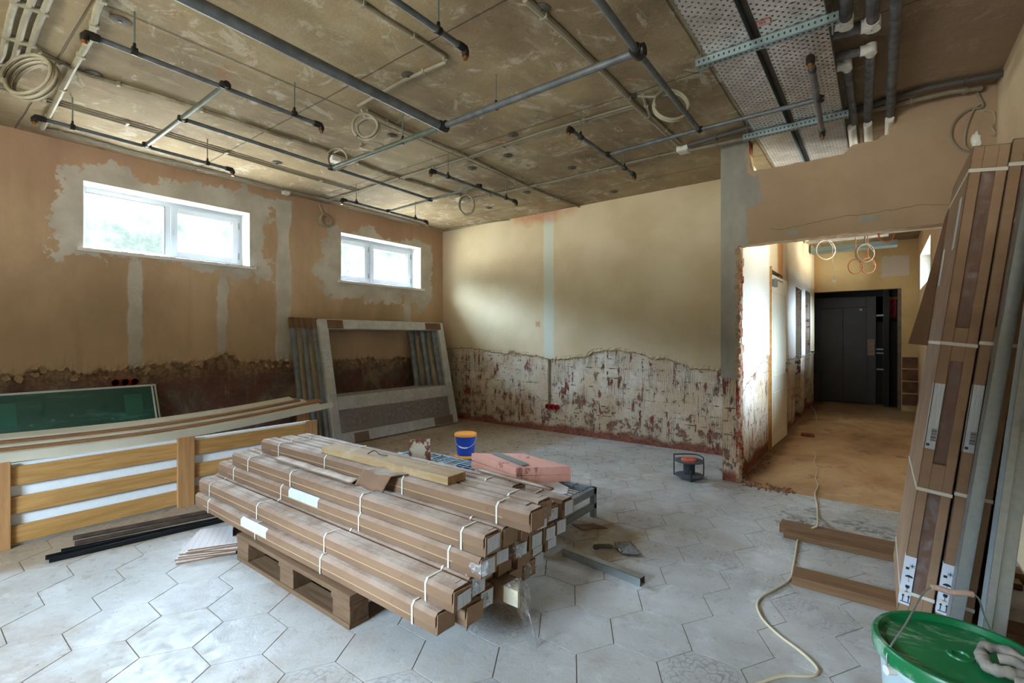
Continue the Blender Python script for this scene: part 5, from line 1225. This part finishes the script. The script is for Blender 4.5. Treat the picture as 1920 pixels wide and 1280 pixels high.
# ------------------------------------------------------------------ cable trays, struts and insulated pipes
def tray(x0, x1, label):
    b = thing('cable_tray', label, 'cable tray', ((x0+x1)/2, 3.5, 2.80), group='perforated cable trays')
    for (ya, yb) in ((.6, 3.35), (3.35, 5.6)):
        mb = MB(); zt = 2.80+(.004 if ya > 3 else 0); mb.sheet([[(x0, ya, zt), (x1, ya, zt)], [(x0, yb, zt), (x1, yb, zt)]]); mb.build('deck', TRAY, b)
    for x in (x0, x1): mb = MB(); mb.box(x-.001, x+.001, .6, 5.6, 2.80, 2.85); mb.build('side_wall', GALV2, b)
tray(-.755, -.535, 'perforated steel cable tray, the left of two, with small holes')
tray(-.485, -.205, 'perforated steel cable tray, the right of two, carrying a red sticker')
mb = MB(); mb.box(-.533, -.487, .5, 5.6, 2.845, 2.90); tag(mb.build('duct_profile', simple('brown_duct', '4a3d33', .5, .3), bevel=.003), 'long dark brown channel running between the cable trays', 'duct')  # strip added to give the gap between the trays its dark shade
p = G(1432, 42, 2.797); mb = MB(); M = Matrix.Translation((p.x, p.y, 2.797)) @ Matrix.Rotation(.05, 4, 'Z')
mb.box(-.03, .03, -.02, .02, 0, .001, M); st_ = thing('tray_sticker', 'small white sticker with red ends under the right cable tray', 'sticker', tuple(p)); mb.build('paper', simple('sticker_grey', 'b9b2b0', .5), st_)
mb = MB(); 
for a in ((-.032, -.028, -.024, .024), (.028, .032, -.024, .024), (-.032, .032, -.024, -.021), (-.032, .032, .021, .024)): mb.box(a[0], a[1], a[2], a[3], -.001, .0, M)
for k in range(4): mb.box(-.02+.008*k, -.016+.008*k, -.012, .010, -.001, 0, M)
mb.build('print', simple('sticker_red', 'b5434a', .5), st_)
STR = Mt('strut_holes', '8ea0a4', .4, .75); fx = STR.ma('ABSOLUTE', STR.ma('SUBTRACT', STR.ma('FRACT', STR.ma('DIVIDE', STR.xyz(0), .025)), .5)); STR.col(STR.mix(STR.ma('LESS_THAN', fx, .16), 'a3b1b3', '5c6668')); STR = STR.m
for y, x0, x1, l in ((2.76, -.815, -.155, 'near'), (3.99, -.83, -.17, 'far')):
    b = thing('strut_channel', 'slotted steel strut carrying the cable trays, the %s one' % l, 'strut', (-.49, y, 2.77), group='strut channels')
    mb = MB(); mb.box(x0, x1, y-.020, y-.018, 2.757, 2.797); mb.box(x0, x1, y-.020, y+.020, 2.755, 2.758); mb.box(x0, x1, y+.018, y+.020, 2.757, 2.797); mb.build('channel', GALV2, b)
    mb = MB()
    k = x0+.015
    while k < x1: mb.box(k, k+.008, y-.0207, y-.0195, 2.771, 2.783); mb.box(k, k+.012, y-.006, y+.006, 2.7543, 2.7552); k += .026
    mb.build('slots', FIT, b)
    for x in (x0+.025, x1-.025): mb = MB(); mb.cyl((x, y, 2.70), (x, y, CEIL), .004, 8); mb.build('hanger_rod', ROD, b, smooth=True)
def ipipe(label, pts, r, whites=(), z=2.85):
    P = [G(x, y, z) for x, y in pts]; b = thing('insulated_pipe', label, 'pipe', tuple(P[0])); mb = MB(); mb.tube(P, r, 14); mb.build('insulation', INSUL, b, smooth=True)
    for w in whites:
        a, d = P[w[0]], (P[w[1]]-P[w[0]]).normalized(); mb = MB(); mb.tube([a-d*.01, a+d*.05], r*1.08, 14)
        if len(w) > 2: d2 = (P[w[2]]-a).normalized(); mb.tube([a-d2*.0, a+d2*.05], r*1.08, 14); mb.tube([a+Vector((0, 0, -r)), a+Vector((0, 0, r))], r*1.08, 14)
        mb.build('white_elbow', PVCW, b, smooth=True)
    return b
ipipe('insulated pipe bending left under the ceiling, nearest the trays', [(1588, -60), (1586, 42), (1500, 62)], .030, [(1, 0, 2)])
ipipe('insulated pipe bending left under the ceiling, second from the trays', [(1640, -60), (1636, 45), (1510, 78)], .032, [(1, 0, 2)])
ipipe('insulated pipe with a white elbow running to the partition, middle one', [(1520, 118), (1633, 92), (1625, 262)], .026, [(1, 0, 2)])
ipipe('insulated pipe with a white elbow beside the cable tray', [(1545, 132), (1588, 122), (1607, 275)], .024, [(1, 0, 2)])
ipipe('long straight insulated pipe running furthest right along the ceiling', [(1690, -90), (1681, 0), (1667, 255)], .026)
for (x, y), l in zip([(1601, 262), (1628, 245), (1667, 238)], ('left', 'middle', 'right')):
    p = G(x, y, 2.85); mb = MB(); mb.tube([Vector((p.x, PW-.08, 2.82)), Vector((p.x, PW+.35, 2.80))], .027, 14)
    tag(mb.build('pipe_sleeve', PVCW, smooth=True), 'white pipe sleeve passing through the gap above the partition, %s one' % l, 'pipe')
# loose wires at the top right of the partition
mb = MB(); Y = PW-.03
def OY(x, y, Y=PW-.03):
    t = (x-960)/900; u = -(y-633)/900; k = Y/(FW[1]+t*RT[1]); return Vector(((FW[0]+t*RT[0])*k, Y, CAMH+u*k))
def OYd(pts, r, m, label, Y=PW-.03, name='loose_cable', cat='cable'):
    mb = MB(); mb.tube(smooth_path([OY(x, y, Y) for x, y in pts], 6), r, 8); return tag(mb.build(name, m, smooth=True), label, cat)
OYd([(1829, 168), (1838, 185), (1842, 200), (1815, 206), (1790, 228), (1783, 255), (1795, 276), (1815, 285), (1825, 283)], .007, CONDUIT, 'dark green-grey conduit looped on the wall above the tall cartons')
OYd([(1843, 192), (1826, 205), (1812, 240), (1809, 270), (1818, 280)], .0045, CONDUITL, 'pale cable curving down the wall above the tall cartons')
OYd([(1843, 206), (1862, 210), (1866, 228), (1858, 236), (1866, 248), (1858, 255)], .0045, CONDUITL, 'twisted pale cable hanging in the right corner', PW-.05)
# ------------------------------------------------------------------ corridor
o = bpy.data.objects.new('door_1', None); COL.objects.link(o); o.location = (-1.012, 6.03, 0); o.rotation_euler = (0, 0, -.03); struct(o, 'white panelled door standing open against the corridor wall', 'door')
W, H = 1.25, 1.97
mb = MB(); W = .98; mb.box(0, .04, 0, W, .01, H); 
lf = mb.build('leaf', WHITEPAINT, o, local=True, bevel=.002)
mb = MB()
for (z0, z1) in ((.15, .62), (.80, 1.78)):
    for (a, b, c, d) in ((.14, W-.14, z0, z0+.012), (.14, W-.14, z1-.012, z1), (.14, .152, z0, z1), (W-.152, W-.14, z0, z1)): mb.box(.04, .047, a, b, c, d)
    mb.box(.04, .044, .19, W-.19, z0+.05, z1-.05)
mb.build('panel_moulding', WHITEPAINT, lf, local=True, bevel=.003)
mb = MB(); mb.box(.04, .075, .05, .20, H-.14, H-.06); mb.box(.055, .063, .12, .60, H-.055, H-.04); mb.build('door_closer', simple('closer_grey', '8e9298', .4, .5), o, local=True, bevel=.003)
mb = MB(); mb.cyl((.04, W-.07, .93), (.09, W-.07, .93), .011, 10); mb.cyl((.085, W-.075, .93), (.085, W-.20, .93), .009, 10); mb.cyl((.04, W-.07, .84), (.05, W-.07, .84), .02, 12); mb.build('handle', simple('handle_metal', '6e6c68', .3, .8), o, local=True, smooth=True)
for z in (.20, 1.25, 1.70): mb = MB(); mb.box(.0, .012, -.012, .0, z, z+.11); mb.build('hinge', simple('hinge_steel', '77736b', .4, .7), o, local=True)
mb = MB(); mb.box(-.992, -.96, 6.015, 6.035, 0, 2.05); mb.box(-.998, -.985, 6.0, 6.02, .0, 1.05); tag(struct(mb.build('trim_1', simple('foam_orange', 'b98a50', .8, 0, .2, 20)), None), 'broken foam and wood edge beside the corridor door', 'trim')
def handle_on(y, z): 
    mb = MB(); mb.cyl((-.98, y, z), (-.90, y, z), .012, 10); mb.tube([(-.90, y, z), (-.895, y+.06, z-.01), (-.88, y+.16, z-.03)], .009, 8)
    tag(mb.build('door_handle', FIT, smooth=True), 'dark lever handle sticking out by the last corridor doorway', 'handle')
handle_on(9.98, 1.0)
# lift doors
LIFT = simple('lift_grey', '484a52', .45, .3, .08, 3); LIFTD = simple('lift_dark', '1f2024', .6, 0, .1, 5)
o = bpy.data.objects.new('door_2', None); COL.objects.link(o); o.location = (-.52, 11.3, 0); struct(o, 'dark grey metal lift door at the end of the corridor', 'door')
mb = MB(); mb.box(-1.06, -.95, 11.26, 11.34, 0, 2.03); mb.box(-.20, -.06, 11.26, 11.34, 0, 2.03); mb.box(-.95, -.20, 11.26, 11.34, 1.83, 2.03); mb.build('door_frame', LIFT, o, bevel=.004)
for a, b in ((-.95, -.577), (-.573, -.20)): mb = MB(); mb.box(a, b, 11.30, 11.33, .01, 1.83); mb.build('leaf', LIFT, o, bevel=.003)
mb = MB(); mb.box(-.19, -.08, 11.255, 11.259, .92, 1.22); g = mb.build('notice', simple('notice_paper', '8c7a72', .7, 0, .15, 30), o); g['label'] = 'faded paper notice'
mb = MB(); mb.box(-.31, -.27, 11.29, 11.299, 1.77, 1.80); mb.build('heart_sticker', simple('sticker_pale', 'c9c4b8', .6), o)
mb = MB(); mb.box(.06, .13, 11.0, 11.12, 0, 2.3); mb.box(-1.3, .6, 11.36, 11.5, 0, 1.55); mb.box(-1.3, .6, 11.36, 11.5, 2.02, 2.4); tag(mb.build('hall_column', LIFTD, bevel=.004), 'dark column and low wall beyond the end opening', 'column'); 
b = thing('shelf_unit', 'narrow dark shelf unit beside the lift door', 'shelf', (-.02, 11.3, 0))
for z in (.65, .95, 1.02, 1.65): mb = MB(); mb.box(-.055, .055, 11.2, 11.34, z, z+.03); mb.build('shelf', GALV2, b)
mb = MB(); mb.box(.045, .055, 11.2, 11.34, 0, 2.1); mb.build('upright', LIFT, b)
# rough timber lining of the end opening, bright scraps behind
mb = MB(); mb.box(.24, .29, 10.60, 10.72, 0, 2.10); struct(mb.build('trim_2', simple('lining', '6c5f58', .8, 0, .2, 10)))
mb = MB(); mb.box(.14, .24, 11.6, 11.62, 1.62, 2.02); tag(mb.build('red_banner', simple('banner_red', 'c0384a', .6, 0, .4, 14)), 'red and white sheet glimpsed behind the dark column', 'sheet')
mb = MB(); mb.box(.13, .30, 11.58, 11.6, 1.98, 2.08); tag(mb.build('yellow_strip', simple('banner_yellow', 'd9a520', .6)), 'yellow strip above the red sheet', 'strip')
# corridor ceiling services
b = thing('cable_tray', 'steel cable tray crossing the corridor near its end wall', 'cable tray', (-.2, 9.9, 2.72))
mb = MB(); mb.box(-.95, .22, 9.7, 10.0, 2.72, 2.724); mb.box(-.95, .22, 9.7, 9.703, 2.72, 2.80); mb.build('deck', GALV2, b)
mb = MB(); mb.box(-.95, .10, 8.9, 9.2, 2.78, 2.784); mb.build('second_deck', TRAY, b)
mb = MB(); mb.tube([(-.35, 6.6, 2.43), (.52, 6.6, 2.43)], .055, 16); tag(mb.build('white_duct', PVCW, smooth=True), 'pale round duct crossing high in the corridor behind the header', 'duct')
ORC = simple('orange_cable', 'c07642', .5); GYC = simple('grey_cable', 'b7ada0', .5)
def ring(c, r, n, tr, m, label, seed=0):
    c = Vector(c); mb = MB(); N = int(24*n)
    P = [Vector((c.x, c.y, CEIL-.002)), Vector((c.x, c.y, c.z+r*1.3))]+[c+RTv*r*(1+.15*fbm(k*.06, seed))*math.cos(2*PI*k/24)+Zv*r*(1+.1*fbm(k*.05, seed+4))*math.sin(2*PI*k/24)+Vector((0, 1, 0))*.004*(k/24) for k in range(N+1)]
    mb.tube(P, tr, 6); tag(mb.build('cable_coil', m, smooth=True), label, 'cable')
def onYp(x, y, Y): return OY(x, y, Y)
ring(onYp(1548, 468, 9.0), .15, 6.5, .006, GYC, 'thin grey cable bundle hanging at the left of the corridor end wall', 3)
ring(onYp(1622, 474, 8.2), .12, 2.6, .012, CONDUITL, 'pale conduit loop hanging in the middle of the corridor', 1)
ring(onYp(1604, 500, 8.4), .105, 2.4, .007, ORC, 'orange cable loop hanging in the corridor, left one', 6)
ring(onYp(1627, 498, 8.4), .105, 2.4, .007, ORC, 'orange cable loop hanging in the corridor, right one', 8)
ring(onYp(1662, 438, 6.6), .085, 1.6, .009, ORC, 'orange conduit loop by the header of the opening', 5)
wc = thing('hanging_wire', 'thin wire ending in a white connector hanging before the corridor end wall', 'wire', tuple(OY(1564, 527, 9.0)))
mb = MB(); q0 = OY(1561, 490, 9.0); mb.tube([Vector((q0.x, 9.0, CEIL-.002))]+smooth_path([q0, OY(1566, 505, 9.0), OY(1562, 520, 9.0), OY(1564, 525, 9.0)], 5), .004, 6); mb.build('wire', GYC, wc, smooth=True)
mb = MB(); p = onYp(1564, 527, 9.0); mb.box(p.x-.02, p.x+.02, p.y-.01, p.y+.01, p.z-.025, p.z+.025); mb.build('connector', PVCW, wc, bevel=.003)
# rubble along the threshold
RUB = simple('rubble', '8a5a3e', .9, 0, .35, 20)
mb = MB(); random.seed(3)
for k in range(170):
    if k < 90: x = random.uniform(-.98, -.55); y = PW+random.gauss(.0, .05)
    else: x = -.97+abs(random.gauss(0, .04)); y = random.uniform(4.5, 6.0)
    r_ = random.uniform(.004, .016)
    mb.lathe([(r_*.6, 0), (r_, r_*.5), (r_*.5, r_)], (x, y, 0), 5)
tag(mb.build('rubble', RUB), 'reddish brick crumbs scattered at the foot of the broken opening', 'rubble', kind='stuff')
mb = MB(); mb.box(-.80, -.66, 7.1, 7.16, .0, .03, Matrix.Rotation(0, 4, 'Z')); tag(mb.build('brick_piece', REDBRICK, bevel=.003), 'small brick piece lying on the corridor floor by the door', 'brick')
